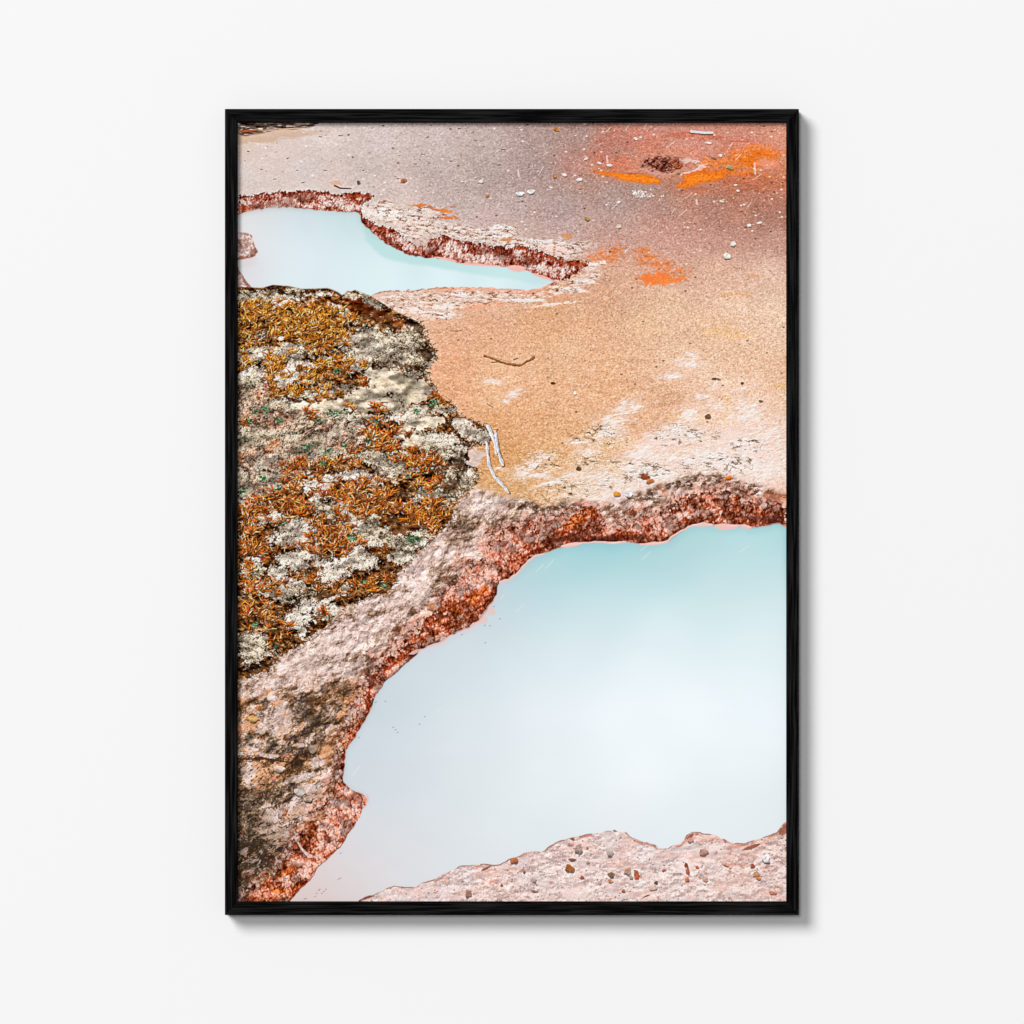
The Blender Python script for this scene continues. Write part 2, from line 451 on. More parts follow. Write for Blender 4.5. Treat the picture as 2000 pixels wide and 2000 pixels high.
    over(img, ss(blobs([(1340, 312, 18, 8)]) + (F8 - .5) * 1.4, 0, .4) * .45, 'dbaea4')
    # lower orange stain
    tint(img, ss(blobs([(1285, 516, 48, 13, 8), (1262, 503, 30, 9), (1205, 490, 24, 14), (1190, 502, 40, 10), (1165, 512, 30, 10), (1255, 490, 20, 8),
                        (1320, 530, 30, 10)]) + (F20 - .5) * .8 + (noise(4, 2.6, seed=43) - .5) * 1.6, -.3, 1.0) * .75, 'd8763c', .64)
    s3 = sdf([(1238, 543), (1256, 533), (1272, 531), (1285, 528), (1301, 531), (1316, 541), (1339, 537), (1345, 542), (1326, 551), (1297, 557),
              (1260, 557), (1250, 548)], X + WX * 4, Y + WY * 3 + (noise(4, 2, seed=44) - .5) * 5)
    over(img, ss(s3 + (noise(3.4, 2.2, seed=45) - .5) * 7, -3, 5) * .92, 'f4823f')
    img += (grain * .02 * ss(s3, 0, 3))[..., None]
    over(img, ss(s3, 1, 5) * ss(F8, .45, .7) * .3, 'e8702c')
    tint(img, ss(blobs([(1475, 536, 16, 5), (1440, 575, 40, 5)]) + (F8 - .5), 0, .5) * .4, 'd79a62', .68)
    tint(img, ss(blobs([(1400, 648, 50, 8), (1440, 655, 40, 8), (1520, 752, 24, 10), (1420, 790, 16, 30), (1340, 815, 60, 12)], 8) + (F8 - .5) * 1.4, 0, .6) * .35, 'd8a468', .68)

    # ---- pale crust on the right ----------------------------------------------------
    ragged = (F20 - .5) * 1.2 + (noise(6, 3.2, seed=51) - .5) * 1.0 + (noise(3, 2, seed=52) - .5) * .5
    wl = [(1218, 800, 34, 14, -35), (1200, 825, 42, 22, -20), (1236, 795, 22, 14), (1190, 845, 30, 12), (1348, 712, 30, 13), (1352, 695, 16, 8),
          (1310, 735, 30, 8), (1395, 755, 14, 9, -30), (1372, 775, 20, 8), (1400, 790, 28, 9), (1450, 757, 30, 4, -15), (1430, 810, 10, 16),
          (1465, 800, 40, 26), (1500, 850, 50, 40), (1450, 860, 50, 22), (1350, 810, 26, 16), (1330, 845, 60, 20), (1260, 880, 60, 16, -10),
          (1300, 895, 80, 16), (1400, 890, 120, 26), (1480, 915, 70, 36), (1006, 770, 18, 8, -20), (990, 782, 10, 6), (960, 745, 20, 6),
          (1040, 910, 46, 14, -25), (1022, 928, 26, 14), (1062, 895, 18, 12), (1050, 930, 40, 10), (1085, 940, 50, 7, -18), (1120, 928, 24, 6), (1130, 862, 24, 6), (1150, 880, 26, 10),
          (1170, 930, 50, 14), (1200, 945, 50, 20), (1245, 915, 40, 16), (1220, 965, 50, 16), (1180, 975, 50, 18), (1290, 930, 40, 18), (975, 915, 12, 4)]
    fine = fbm(9, 4.5, seed=53, octs=3, ang=-.15, gain=.75)
    wf = blobs(wl, 16) + ragged * .45 + (fine - .5) * 1.7
    over(img, ss(wf, -.7, .6) * .6, 'eccdbc')
    over(img, ss(wf, .0, 1.2) * .9, 'f3e8e2')
    img += (lit(fine, .22) * ss(blobs(wl, 14), -.4, .2))[..., None]
    over(img, ss(blobs([(1300, 860, 60, 20), (1420, 850, 60, 20), (1470, 890, 60, 24), (1320, 905, 40, 12), (1200, 970, 40, 14)], 10) + (F20 - .5) * 1.5, .1, .5) * .5, 'f0d8d2')
    # crumbled flakes with dark shadowed edges
    fl = ss(blobs([(1120, 955, 130, 22, -6), (1230, 920, 90, 26), (1300, 930, 60, 16), (1160, 900, 70, 24), (1400, 905, 120, 26), (1470, 870, 60, 20),
                   (1060, 975, 60, 14), (1060, 900, 60, 30), (1330, 850, 90, 26), (1180, 850, 80, 26)], 10), 0, .5)
    crumb = fbm(11, 4.2, seed=56, octs=4, gain=.75, ang=.12)
    spot = ss(F20 + (F60 - .5) * .6, .38, .6)
    over(img, fl * spot * ss(crumb, .47, .36) * .48, '9a7050')
    over(img, fl * spot * ss(crumb, .38, .30) * .6, '54392a')
    over(img, fl * ss(crumb, .54, .68) * .45, 'f6ece7')
    over(img, fl * veins(15, 58, .12, .42, .05) * .55, '7a5438')
    img += (lit(crumb, .35) * fl)[..., None]

    window(461, 340, 1250, 680)
    # ---- crumbly terrace beside the upper pool ----------------------------------------
    ter = .12 + blobs([(760, 418, 60, 16, 12), (735, 405, 40, 12), (800, 430, 60, 14, 10), (850, 445, 60, 14), (830, 415, 50, 14), (790, 455, 40, 16), (920, 455, 50, 12),
                 (985, 452, 30, 12), (975, 470, 60, 8), (1040, 478, 50, 8), (1090, 492, 46, 10), (1110, 480, 40, 14)], 10)
    over(img, ss(ter + ragged * .6, -.2, .4) * .7, 'e3d0c7')
    over(img, ss(blobs([(755, 418, 42, 9, 8), (740, 412, 20, 8), (975, 446, 34, 8), (975, 462, 30, 4), (1085, 484, 40, 7, 10), (1055, 470, 30, 6)], 6) + ragged * .7, 0, .45) * .8, 'f0e6e3')
    tm = ss(ter, -.05, .3)
    tcr = fbm(9, 4, seed=61, octs=4, gain=.75, ang=.15)
    over(img, tm * ss(tcr, .47, .38) * .6, 'b27a58')
    over(img, tm * ss(tcr, .37, .29) * .65, '70402c')
    over(img, tm * ss(tcr, .56, .70) * .5, 'f1e6e0')
    over(img, tm * veins(13, 63, .2, .45, .06) * .6, '8a5238')
    tint(img, tm * ss(F20, .5, .7) * .35, 'dcb8a6', .72)
    img += (lit(tcr, .35) * tm)[..., None]
    over(img, ss(blobs([(872, 414, 20, 7, 10), (850, 408, 26, 3, 20), (820, 401, 20, 3), (885, 404, 8, 4), (890, 425, 16, 3, 35), (868, 425, 20, 4)], 5) + ragged * 1.0 + (tcr - .5) * 1.5, 0, .5) * .8, 'd8742e')
    over(img, ss(blobs([(875, 415, 10, 4)], 4) + ragged * .4, 0, .4) * .7, 'f58a1c')
    over(img, ss(blobs([(990, 468, 14, 4), (1108, 460, 12, 6), (860, 475, 16, 5)], 5) + ragged, 0, .4) * .6, 'd98a4a')
    over(img, ss(blobs([(1085, 486, 40, 8, 8)], 5) + ragged * .5, .1, .5) * .5, 'f4bcae')

    # ---- south bank of the upper pool ---------------------------------------------------
    sb = blobs([(800, 585, 80, 22), (900, 582, 100, 22), (1000, 580, 90, 16), (1080, 572, 70, 10, -8), (1140, 545, 40, 12, -20), (1150, 520, 40, 10, -10), (850, 610, 50, 14), (760, 600, 40, 20)], 12)
    over(img, ss(sb + ragged * .6, -.1, .4) * .6, 'e1c3b5')
    over(img, ss(blobs([(1050, 572, 60, 6), (1085, 580, 30, 7), (930, 598, 50, 8), (890, 566, 50, 4), (970, 592, 30, 8)], 6) + ragged * .6, 0, .5) * .65, 'efa684')
    over(img, ss(blobs([(1110, 564, 46, 5, 8), (1080, 594, 46, 3, -6), (905, 575, 34, 6), (1030, 586, 40, 4), (870, 598, 40, 6), (1150, 518, 30, 5, -12), (1155, 550, 14, 4), (870, 615, 30, 6), (815, 608, 30, 8)], 6)
                 + ragged * .8, 0, .5) * .75, 'f3e4dc')
    tm = ss(sb, -.05, .35)
    over(img, tm * ss(tcr, .46, .36) * .6, 'b5784e')
    over(img, tm * ss(tcr, .37, .29) * .6, '6e4630')
    over(img, tm * ss(tcr, .54, .66) * .6, 'f3e8e2')
    img += (lit(tcr, .35) * tm)[..., None]

    window(461, 236, 720, 340)
    # ---- litter of twigs, top left -----------------------------------------------------
    over(img, ss(blobs([(500, 268, 60, 12), (560, 258, 80, 10), (470, 270, 30, 14)], 8) + (flat - .5), -.2, .5) * .55, 'c9a282')
    bs = sdf(BRUSH, X + WX * 4, Y + WY * 3)
    bm = ss(bs, -2, 3)
    st = noise(18, 2.2, seed=71, ang=-.08)
    over(img, bm * (.75 + .25 * (st > .5)), '4a3022')
    over(img, bm * ss(st, .5, .8) * .85, 'b99a84')
    over(img, bm * ss(noise(9, 1.8, seed=72, ang=.1), .62, .8) * .8, 'e2cdbd')
    over(img, bm * ss(noise(14, 2.0, seed=73), .62, .8) * .8, '1f120c')
    stroke(img, [(473, 256), (485, 254.5), (502, 254)], 3.4, 1.4, hx('9c5434'))
    stroke(img, [(474, 258.5), (490, 257), (501, 255.5)], 1.1, .8, hx('4a1c0c'))
    stroke(img, [(550, 248.5), (575, 247), (598, 248)], 1.0, .8, hx('3a1a10'))
    stroke(img, [(545, 252), (575, 249.5), (600, 249)], 1.1, .8, hx('c9a68c'))

    window(461, 340, 1250, 680)
    # ---- upper pool ------------------------------------------------------------------
    ps = sdf(POOL, X + (noise(9, seed=81) - .5) * 4, Y + (noise(7, 5, seed=82) - .5) * 3.5)
    water = spread([(470, 430, 'e0d9d6'), (520, 420, 'd3d7da'), (580, 415, 'c6d4da'), (650, 420, 'c3d6db'), (692, 425, 'b9d5d8'), (480, 450, 'e4e4e4'), (560, 450, 'd9e6ea'),
                    (640, 450, 'd6e5ea'), (690, 445, 'cbe0e3'), (520, 490, 'e1eaee'), (600, 500, 'dde8ef'), (690, 500, 'd9e9ec'), (480, 530, 'd9e0e6'),
                    (560, 545, 'dbeaec'), (660, 540, 'd8e8ef'), (760, 545, 'ddeef0'), (860, 545, 'e0f0f2'), (960, 550, 'dff0f2'), (1030, 556, 'd8ecef'), (500, 510, 'd9dce2'), (475, 512, 'd8c9c8'),
                    (820, 525, 'cfe4e7'), (930, 535, 'cfe4e8'), (1040, 545, 'c2dbe0'), (720, 540, 'dcecef')], 3.0, 900, 10)
    teal = sdf([(706, 425), (711, 450), (714, 468), (729, 486), (750, 503), (781, 513), (812, 518), (850, 521), (900, 530), (960, 541), (1010, 546), (1060, 556), (1090, 548),
                (1050, 530), (980, 516), (880, 505), (800, 492), (740, 460), (715, 430)], X + WX * 4, Y + WY * 4)
    over(water, ss(teal, -4, 5) * (.75 - .35 * ss(X, 820, 1050)), 'b4dada')
    over(water, ss(ps, 14, 0) * .18 * (Y < 470), 'a9b4ba')
    pmask = ss(ps, -.8, .9)
    # cliffs behind it
    jag = fbm(9, 7, seed=83, octs=3, gain=.8)
    cs = np.maximum(sdf(POOL_CLIFF, X + WX * 4, Y + WY * 3 + (jag - .5) * 12), sdf(EAST_CLIFF, X + WX * 5, Y + WY * 6 + (jag - .5) * 20))
    dm, cid = domes(6.0, 84, ang=1.35, stretch=1.4)
    rgh = fbm(7, 9, seed=284, octs=3, gain=.7)
    pal = blobs([(470, 394, 24, 6), (530, 398, 26, 7), (560, 393, 20, 6), (600, 400, 30, 6), (650, 395, 40, 9), (690, 404, 22, 8), (680, 392, 12, 5), (640, 386, 30, 6),
                 (795, 475, 30, 14, 25), (825, 480, 20, 10), (885, 490, 26, 16), (905, 500, 40, 8), (950, 505, 40, 10), (1010, 495, 12, 12), (1060, 525, 40, 10, 20), (1100, 532, 26, 8), (990, 475, 30, 6)], 6)
    hgt = (dm - .35) * .55 + (rgh - .5) * 1.1 + np.clip(pal + .35, 0, .9) * .42 + (cid - .5) * .12
    hgt = hgt * 1.25
    rock = ramp(hgt, (-.42, '321610'), (-.18, '6a2a1a'), (.06, '96422b'), (.30, 'b56f5c'), (.55, 'd8b2a6'), (.95, 'ead2ca'))
    over(rock, veins(9, 285, 1.3, .6, .07) * .6, '3f1a12')
    rock += lit(dm * .6 + rgh, .4)[..., None]
    over(rock, ss(blobs([(475, 407, 16, 8), (700, 382, 26, 6), (720, 382, 14, 6), (740, 440, 30, 5, 40), (762, 446, 20, 6), (1125, 516, 24, 6), (1020, 485, 16, 4), (1075, 502, 30, 4, 20)], 5) + (F8 - .5), 0, .5) * .6, 'b04a1f')
    over(rock, ss(blobs([(520, 400, 50, 8), (590, 385, 40, 12), (555, 398, 30, 14)], 5) + (F8 - .5) * .6, 0, .6) * .5, '8f6258')
    over(rock, ss(blobs([(845, 485, 24, 14), (800, 498, 60, 6, 10), (950, 490, 30, 10), (990, 500, 26, 14), (1030, 510, 30, 12), (760, 470, 30, 6, 42)], 5) + (F8 - .5) * .8, 0, .6) * .4, '5e2d22')
    over(rock, ss(ps, -7, -1.5) * ss(X, 830, 900) * ss(F8, .35, .6) * .6, 'e0a59a')
    cm = ss(cs - (dm - .36) * 7 + 1.5, -1.2, 1.8)
    rock = np.clip(rock - (.12 * ss(cs, 9, 0))[..., None] * np.array([.9, 1, 1], f4), 0, 1)
    img[:] = img * (1 - cm[..., None]) + rock * cm[..., None]
    over(img, ss(cs, -2, 3) * (1 - cm) * ss(dm, .36, .2) * .5, '5a3226')
    # the low rock and bank at the left
    for poly in (ROCK, BANK):
        rs = sdf(poly, X + WX * 3, Y + WY * 3)
        rr = np.zeros(img.shape, f4) + hx('cdb2aa')
        rr += ((F8 - .5) * .25 + (noise(4, 2.4, seed=86, ang=.4) - .5) * .28)[..., None]
        over(rr, ss(rgh + .25 * ss(rs, 9, 1) * (.3 + (Y > 486) + .4 * (X > 488)), .52, .78) * .7, '8f5546')
        rr += lit(rgh, .5)[..., None]
        ps = np.where(rs > 0, np.minimum(ps, -rs), ps)
        k = ss(rs + (rgh - .5) * 6, -1.5, 2.5)[..., None]
        img[:] = img * (1 - k) + rr * k
    pmask = ss(ps, -.8, .9)
    img[:] = img * (1 - pmask[..., None]) + water * pmask[..., None]
    over(img, ss(ps, -7, 0) * ss(ps, 8, 0) * ss(X, 700, 480) * ss(Y, 450, 400) * .45, 'c9b4b0')       # printed steam at the far shore
    over(img, ss(blobs([(478, 514, 30, 8), (490, 506, 20, 4)], 4), 0, .6) * .6, 'd9cfd0')
    pb = blobs([(1010, 524, 20, 6.5, 3), (1060, 541, 26, 3, 22), (935, 516, 50, 2.2, 4), (870, 505, 26, 2.5, 12), (1084, 549, 9, 3)], 3)
    over(img, ss(pb, -.05, .25) * .9, 'efb6ab')
    over(img, ss(ps, -2.2, -.6) * ss(ps, 1.4, .2) * (Y > 545) * ss(F8, .45, .6) * .55, '7a5a4c')
    over(img, ss(ps, -3.5, -1) * ss(ps, 1.5, 0) * ss(X, 870, 930) * (Y > 555) * .7, 'f2b7a6')

    window(461, 800, 1539, 1765)
    # ---- crust between moss and the lower pool -------------------------------------------
    ms = sdf(MOSS, X + (noise(7, seed=91) - .5) * 7, Y + (noise(7, seed=92) - .5) * 7)
    ls = sdf(LAKE, X + (noise(8, seed=93) - .5) * 2.4 + (noise(22, seed=193) - .5) * 4, Y + (noise(8, seed=94) - .5) * 2.4 + (noise(22, seed=194) - .5) * 4)
    ks = sdf(CLIFF, X + WX * 9 + (fbm(10, seed=95, octs=3, gain=.8) - .5) * 20, Y + WY * 9 + (fbm(10, seed=96, octs=3, gain=.8) - .5) * 20)
    left = sdf([(455, 1320), (540, 1285), (600, 1245), (690, 1180), (760, 1150), (790, 1100), (840, 1050), (880, 1000), (905, 966), (935, 950), (990, 968), (1060, 985), (1120, 975),
                (1180, 985), (1260, 960), (1330, 925), (1400, 920), (1470, 940), (1545, 968), (1545, 1040), (1100, 1090), (960, 1160), (740, 1340), (690, 1500), (590, 1770), (455, 1770)],
               X + WX * 12, Y + WY * 12)
    crust = spread([(480, 1350, 'c0a594'), (540, 1330, 'd0b8ae'), (600, 1290, 'd8c6c1'), (680, 1230, 'dbc9c5'), (740, 1190, 'd6c4bf'), (800, 1130, 'dccbc8'), (840, 1080, 'd9c7c0'),
                    (920, 985, 'dac8c0'), (900, 1040, 'b9987a'), (930, 1060, 'd6c9c8'), (1000, 1000, 'ccb3a4'), (1080, 985, 'b89a80'), (1200, 985, 'e0c6c0'), (1270, 970, 'b99787'),
                    (1350, 940, 'b59383'), (1400, 930, 'c09a84'), (1460, 955, 'b78d80'), (1520, 965, 'dd9477'), (680, 1300, 'cdb7b0'), (640, 1340, 'bfa69c'), (560, 1400, 'c8b9b3'),
                    (600, 1410, '8a7152'), (480, 1460, 'b9a698'), (560, 1490, 'a58460'), (640, 1480, 'c9b9b6'), (500, 1520, 'c6b7b1'), (600, 1530, 'b89c8e'), (500, 1570, '97733f'),
                    (470, 1600, '8a6a48'), (560, 1600, 'ab9489'), (520, 1640, '8f7768'), (470, 1670, '57432f'), (530, 1690, '6a4e38'), (470, 1730, '5f4533'), (640, 1570, 'a4786a')], 3.6)
    dmc, cid = domes(7.5, 101, ang=-.5, stretch=1.4)
    rgc = fbm(15, 9.5, seed=102, octs=4, gain=.66, ang=-.55)
    brown = blobs([(851, 1130, 14, 22), (868, 1122, 28, 20, -20), (930, 1103, 16, 10), (905, 1040, 30, 26, -40), (730, 1195, 34, 10, 10), (783, 1238, 14, 26, 25), (722, 1300, 13, 18, 20),
                   (662, 1345, 32, 20), (590, 1362, 48, 14), (507, 1370, 20, 12), (540, 1320, 20, 6, 20), (600, 1405, 34, 34), (575, 1390, 20, 20), (610, 1385, 26, 20), (1070, 990, 66, 20, -5), (1020, 990, 30, 16), (1090, 965, 80, 12, -8), (1266, 968, 26, 17),
                   (1340, 942, 34, 15), (1395, 935, 44, 15), (1455, 953, 40, 14, 14), (960, 1020, 40, 14, -20), (480, 1445, 30, 8), (560, 1450, 60, 20, 10), (570, 1480, 40, 14), (530, 1470, 30, 8), (600, 1480, 40, 14, -30),
                   (500, 1560, 60, 16, -14), (470, 1520, 12, 50), (480, 1590, 30, 20), (550, 1545, 40, 10, -25), (480, 1640, 50, 24), (560, 1560, 36, 8, -25), (470, 1700, 40, 40), (520, 1670, 40, 24), (540, 1650, 30, 20), (480, 1480, 40, 5), (560, 1500, 30, 8, -20), (470, 1385, 20, 14), (730, 1320, 14, 16, 30), (650, 1540, 10, 20)], 10)
    pale = blobs([(550, 1400, 22, 34, 15), (500, 1420, 44, 13), (545, 1425, 24, 12), (482, 1467, 26, 11), (520, 1475, 34, 5, 6), (500, 1515, 34, 30, 25), (540, 1500, 18, 8), (585, 1520, 44, 10, -18), (637, 1475, 16, 30, 25), (600, 1540, 26, 10),
                  (530, 1592, 24, 15, 10), (588, 1582, 30, 14, -25), (520, 1622, 34, 9, -10), (545, 1636, 30, 8), (580, 1560, 8, 30, 40), (650, 1428, 18, 14), (600, 1330, 44, 14, 20), (520, 1350, 34, 14, -30), (490, 1385, 20, 8), (540, 1370, 34, 8, 30),
                  (640, 1260, 70, 22, -32), (690, 1240, 60, 26, -35), (620, 1300, 60, 16, -20), (740, 1180, 40, 14, -10), (800, 1120, 22, 30, 30), (820, 1150, 26, 34), (830, 1090, 60, 10, -25), (930, 1055, 20, 28, 20), (890, 1085, 50, 10, -20), (935, 985, 50, 16),
                  (960, 1000, 30, 10), (585, 1455, 14, 5), (550, 1450, 12, 5), (500, 1448, 14, 5), (560, 1475, 10, 4), (600, 1492, 8, 5)], 9)
    brown = brown - .2 * ss(X, 985, 1030)
    ylw = .5 + .5 * ss(Y, 1380, 1460) - .5 * ss(Y, 1600, 1660)
    low = ss(Y, 1310, 1370)
    rg2 = fbm(34, 15, seed=202, octs=5, gain=.75, ang=-.6)
    hgt = (rgc - .5) * 1.9 + (rg2 - .5) * 1.7 * low + (dmc - .35) * (.5 + .35 * low) + np.clip(pale + .3, 0, .7) * (.36 + .24 * low) - np.clip(brown + .4, 0, .8) * (.50 + .10 * low) - .10 * low + .13 * (1 - low)
    hgt -= .25 * ss(blobs([(480, 1560, 60, 60), (480, 1640, 60, 80)], 10), -.2, .6)
    tone = ramp(hgt, (-.75, '2a1d13'), (-.45, '54391f'), (-.20, '8a6440'), (-.04, 'ab8768'), (.07, 'c3a08f'), (.22, 'd3b9af'), (.45, 'e1cfc8'), (.8, 'f1e6e2'))
    yl = ramp(hgt, (-.75, '2c1f10'), (-.45, '5a3e18'), (-.20, '94692c'), (-.04, 'b58a52'), (.07, 'cdb6a4'), (.22, 'd8cac6'), (.45, 'e2d8d6'), (.8, 'f0e8e8'))
    tone = tone * (1 - ylw[..., None]) + yl * ylw[..., None]
    crust = crust * .25 + tone * .75
    tint(crust, ss(F60 + (F20 - .5) * .8, .5, .72) * .28, 'd9ac9c', .74)
    tint(crust, ss(fbm(40, 22, seed=206, ang=-.5) + (F8 - .5) * .3, .55, .70) * low * .65, 'b06c34', .6)
    tint(crust, ss(F60 + (F20 - .5) * .8, .48, .28) * .4, 'bfae9c', .74)
    crust += lit(rgc * 1.2 + dmc * .25, .24)[..., None]
    pw_ = (fbm(10, seed=221, octs=3, gain=.7) - .5) * 16
    c1, c2, pid = cells(15, 220, ang=-.5, stretch=1.45, x=X + pw_, y=Y + np.roll(pw_, 37, 1))
    crust += ((pid - .5) * .15)[..., None]
    pe = np.clip(1 - (c2 - c1) * 7, 0, 1) * ss(F20 + (F60 - .5) * .6, .42, .56)
    over(crust, pe * (.35 + .25 * low), '5e3c2a')
    over(crust, np.roll(pe, (2, 2), (0, 1)) * .3, 'f2e6e0')
    cr2 = fbm(9, 5, seed=222, octs=3, gain=.8)
    far = ss(X, 985, 1030)
    over(crust, far * ss(cr2, .50, .38) * ss(brown, -.5, .2) * .75, '6a4630')
    over(crust, far * ss(cr2, .56, .66) * ss(brown, -.6, .0) * .7, 'e6d6cf')
    over(crust, veins(30, 203, -.5, .5, .022) * .4, '6a4a38')
    over(crust, veins(14, 204, -.5, .6, .06) * (.35 + .3 * low) * ss(F20, .35, .6), '6e4a36')
    over(crust, veins(8, 205, -.3, .7, .09) * .35 * ss(F20, .62, .4), '7a5846')
    mot = fbm(7, seed=109, octs=3, gain=.8)
    over(crust, ss(mot, .58, .72) * .35, 'e6c3b6')
    over(crust, ss(mot, .42, .30) * .35, 'a98a7c')
    over(crust, ss(noise(3.4, seed=110), .86, .95) * ss(F20, .4, .6) * .6, '6e5040')
    lump = fbm(26, 15, seed=207, octs=3, ang=-.5)
    crust += np.clip((lump - np.roll(lump, (5, 3), (0, 1))) * .62, -.11, .07)[..., None]
    dis = pale + (F20 - .5) * .9 + (F8 - .5) * .8
    edge = ss(dis - .02, -.08, .06) * ss(dis, .2, .05) * low
    over(crust, edge * .5, '5f422f')
    over(crust, ss(dis, .08, .3) * low * .45, 'd8cdca')
    dk = ss(blobs([(470, 1665, 50, 36), (500, 1690, 40, 30), (470, 1725, 30, 20), (605, 1400, 24, 22), (530, 1655, 40, 16), (610, 1370, 20, 12), (460, 1610, 20, 30), (520, 1615, 14, 8)], 10) + (F8 - .5) * 1.0, 0, .6)
    over(crust, dk * .40, '3a2c1d')
    tint(crust, ss(X + (Y - 1500) * -.5, 520, 440) * ss(Y, 1530, 1600) * .42, '7a5c38', .6)
    sp = ss(fbm(5, 4, seed=208, octs=2, gain=.9), .60, .74) * ss(X, 640, 540) * ss(Y, 1500, 1560)
    over(crust, sp * .55, 'c09a6c')
    over(crust, ss(fbm(5, 4, seed=209, octs=2, gain=.9), .60, .74) * ss(X, 640, 540) * ss(Y, 1380, 1480) * .5, '3c2514')
    over(crust, ss(fbm(18, 8, seed=210, octs=4, gain=.7, ang=-.6), .58, .68) * ss(X, 640, 540) * ss(Y, 1560, 1620) * .6, 'c2aca2')
    tint(crust, ss(blobs([(1155, 1002, 20, 22), (1515, 972, 26, 18), (1120, 1015, 30, 10), (1290, 955, 14, 10), (555, 1478, 20, 8), (505, 1385, 12, 6), (555, 1590, 10, 10), (1420, 935, 20, 5)], 6) + (F8 - .5) * 1.6, 0, .5) * .65, 'c0602f', .66)
    tint(crust, np.full(X.shape, .38, f4), 'd6b0a3', .74)
    crust = np.clip(crust, 0, 1)
    stain = ss(ks + (fbm(24, 14, seed=211, octs=4, gain=.7) - .5) * 60, -30, 2)
    tint(crust, stain * .62, 'b06a52', .62)
    over(crust, stain * ss(rgc, .48, .36) * .55, '6a3020')
    tint(crust, low * ss(fbm(60, 30, seed=212, octs=4, gain=.65, ang=-.6), .50, .62) * .55, 'a86a3a', .60)
    crust = np.clip(crust, 0, 1)
    lm = ss(left, -8, 10)
    lm = np.where((X < 905) & (Y > 960), np.maximum(lm, ss(Y + (X - 905) * .9, 960, 1000)), lm)
    img[:] = img * (1 - lm[..., None]) + crust * lm[..., None]

    window(461, 530, 985, 1345)
    # ---- moss and lichen bank ------------------------------------------------------------
    bs1 = fbm(6, 4, seed=111, octs=3, gain=.85, ang=.3)
    moss = ramp((bs1 - .5) * 1.6 + (F20 - .5) * .7, (-.5, '170e08'), (-.2, '352112'), (.0, '5c3a1c'), (.2, '8a5a2c'), (.42, 'b8865a'), (.7, 'dcc4a8'))
    over(moss, ss(blobs([(738, 610, 44, 15, 22), (700, 600, 30, 8), (770, 625, 30, 10, 25), (690, 585, 30, 6)], 6) + (F8 - .5), 0, .5) * .75, '86401a')
    over(moss, ss(blobs([(775, 1035, 44, 34), (640, 1190, 50, 12), (860, 950, 60, 40), (500, 1290, 40, 26), (820, 690, 40, 26), (590, 1180, 40, 14), (640, 1170, 30, 16), (900, 930, 30, 40)], 8) + (F8 - .5), -.1, .5) * .6, '382417')
    over(moss, ss(blobs([(780, 1030, 46, 36), (745, 1060, 40, 26), (890, 935, 40, 20), (770, 890, 30, 14), (800, 850, 40, 14)], 8) + (noise(3, 9, seed=112, ang=.3) - .5) * 1.2, 0, .5) * .5, '7a4a22')
    over(moss, ss(blobs([(500, 760, 44, 40), (620, 1165, 30, 12), (640, 1200, 30, 16), (500, 1300, 30, 16)]) + (F8 - .5), 0, .6) * .4, '5a4a30')

    def speckle(size, seed, field, thr, stops, fill=1.0, st=1.0, ang=0.0, ragg=1.0):
        """fuzzy clump: tiny light tips over dark gaps"""
        h = fbm(size * st, size, seed=seed, octs=3, gain=.8, ang=ang)
        d, i = domes(size * .9, seed + 40, ang, st, .8)
        h = (h - .5) * 1.5 + (d - .35) * .7
        on = ss(field + h * .9 * ragg + (F8 - .5) * 1.2 * ragg + (F20 - .5) * .7, thr - .16, thr + .16) * fill
        lay = ramp(h + np.clip(field, 0, .6) * .25 + (i - .5) * .12, *stops) + lit(h, .22)[..., None]
        moss[:] = moss * (1 - on[..., None]) + lay * on[..., None]

    dry = blobs([(492, 770, 46, 44), (520, 820, 66, 50), (600, 825, 60, 24), (620, 860, 90, 30), (500, 880, 60, 44), (490, 945, 50, 34), (560, 870, 60, 40), (680, 850, 50, 22), (560, 920, 40, 20)], 14)
    speckle(4.6, 121, dry + .1, .2, ((-.42, '1e140e'), (-.18, '4f3a30'), (.04, '806557'), (.24, 'ab8d80'), (.52, 'd6c2b6')), .95)
    tint(moss, ss(dry, 0, .4) * ss(F20, .55, .72) * .6, '8a5232', .5)
    speckle(5.0, 122, blobs([(480, 860, 40, 20), (500, 845, 40, 14), (560, 790, 40, 14), (610, 880, 60, 14), (660, 810, 34, 14), (560, 850, 30, 12), (480, 960, 30, 20), (530, 940, 34, 22), (600, 865, 40, 16)], 10), .3,
((-.42, '15160f'), (-.18, '2f3a2a'), (.02, '5c6a56'), (.2, '949c90'), (.48, 'd0d2c8')), .75)
    dull = blobs([(745, 668, 70, 26, 12), (770, 690, 70, 30), (720, 690, 40, 22), (810, 660, 34, 20), (700, 670, 40, 20), (520, 577, 26, 5), (620, 574, 30, 5), (690, 578, 24, 5), (575, 566, 20, 4), (730, 590, 34, 8, 30), (745, 895, 50, 16), (770, 905, 40, 24), (640, 992, 44, 14), (830, 862, 60, 18),
                  (870, 885, 40, 26), (850, 965, 40, 20), (700, 1020, 40, 18), (720, 1045, 40, 20), (490, 1255, 34, 22), (500, 1275, 34, 20), (640, 1195, 34, 14), (810, 815, 40, 8), (690, 815, 60, 10), (780, 730, 60, 8), (560, 690, 60, 16), (490, 690, 34, 16), (520, 580, 60, 14),
                  (790, 1060, 30, 16), (785, 1088, 26, 12), (560, 1150, 50, 20), (490, 1110, 30, 14), (820, 800, 60, 10), (600, 770, 30, 10), (650, 760, 40, 10), (480, 740, 30, 16), (900, 945, 40, 30), (820, 1050, 30, 14)], 12)
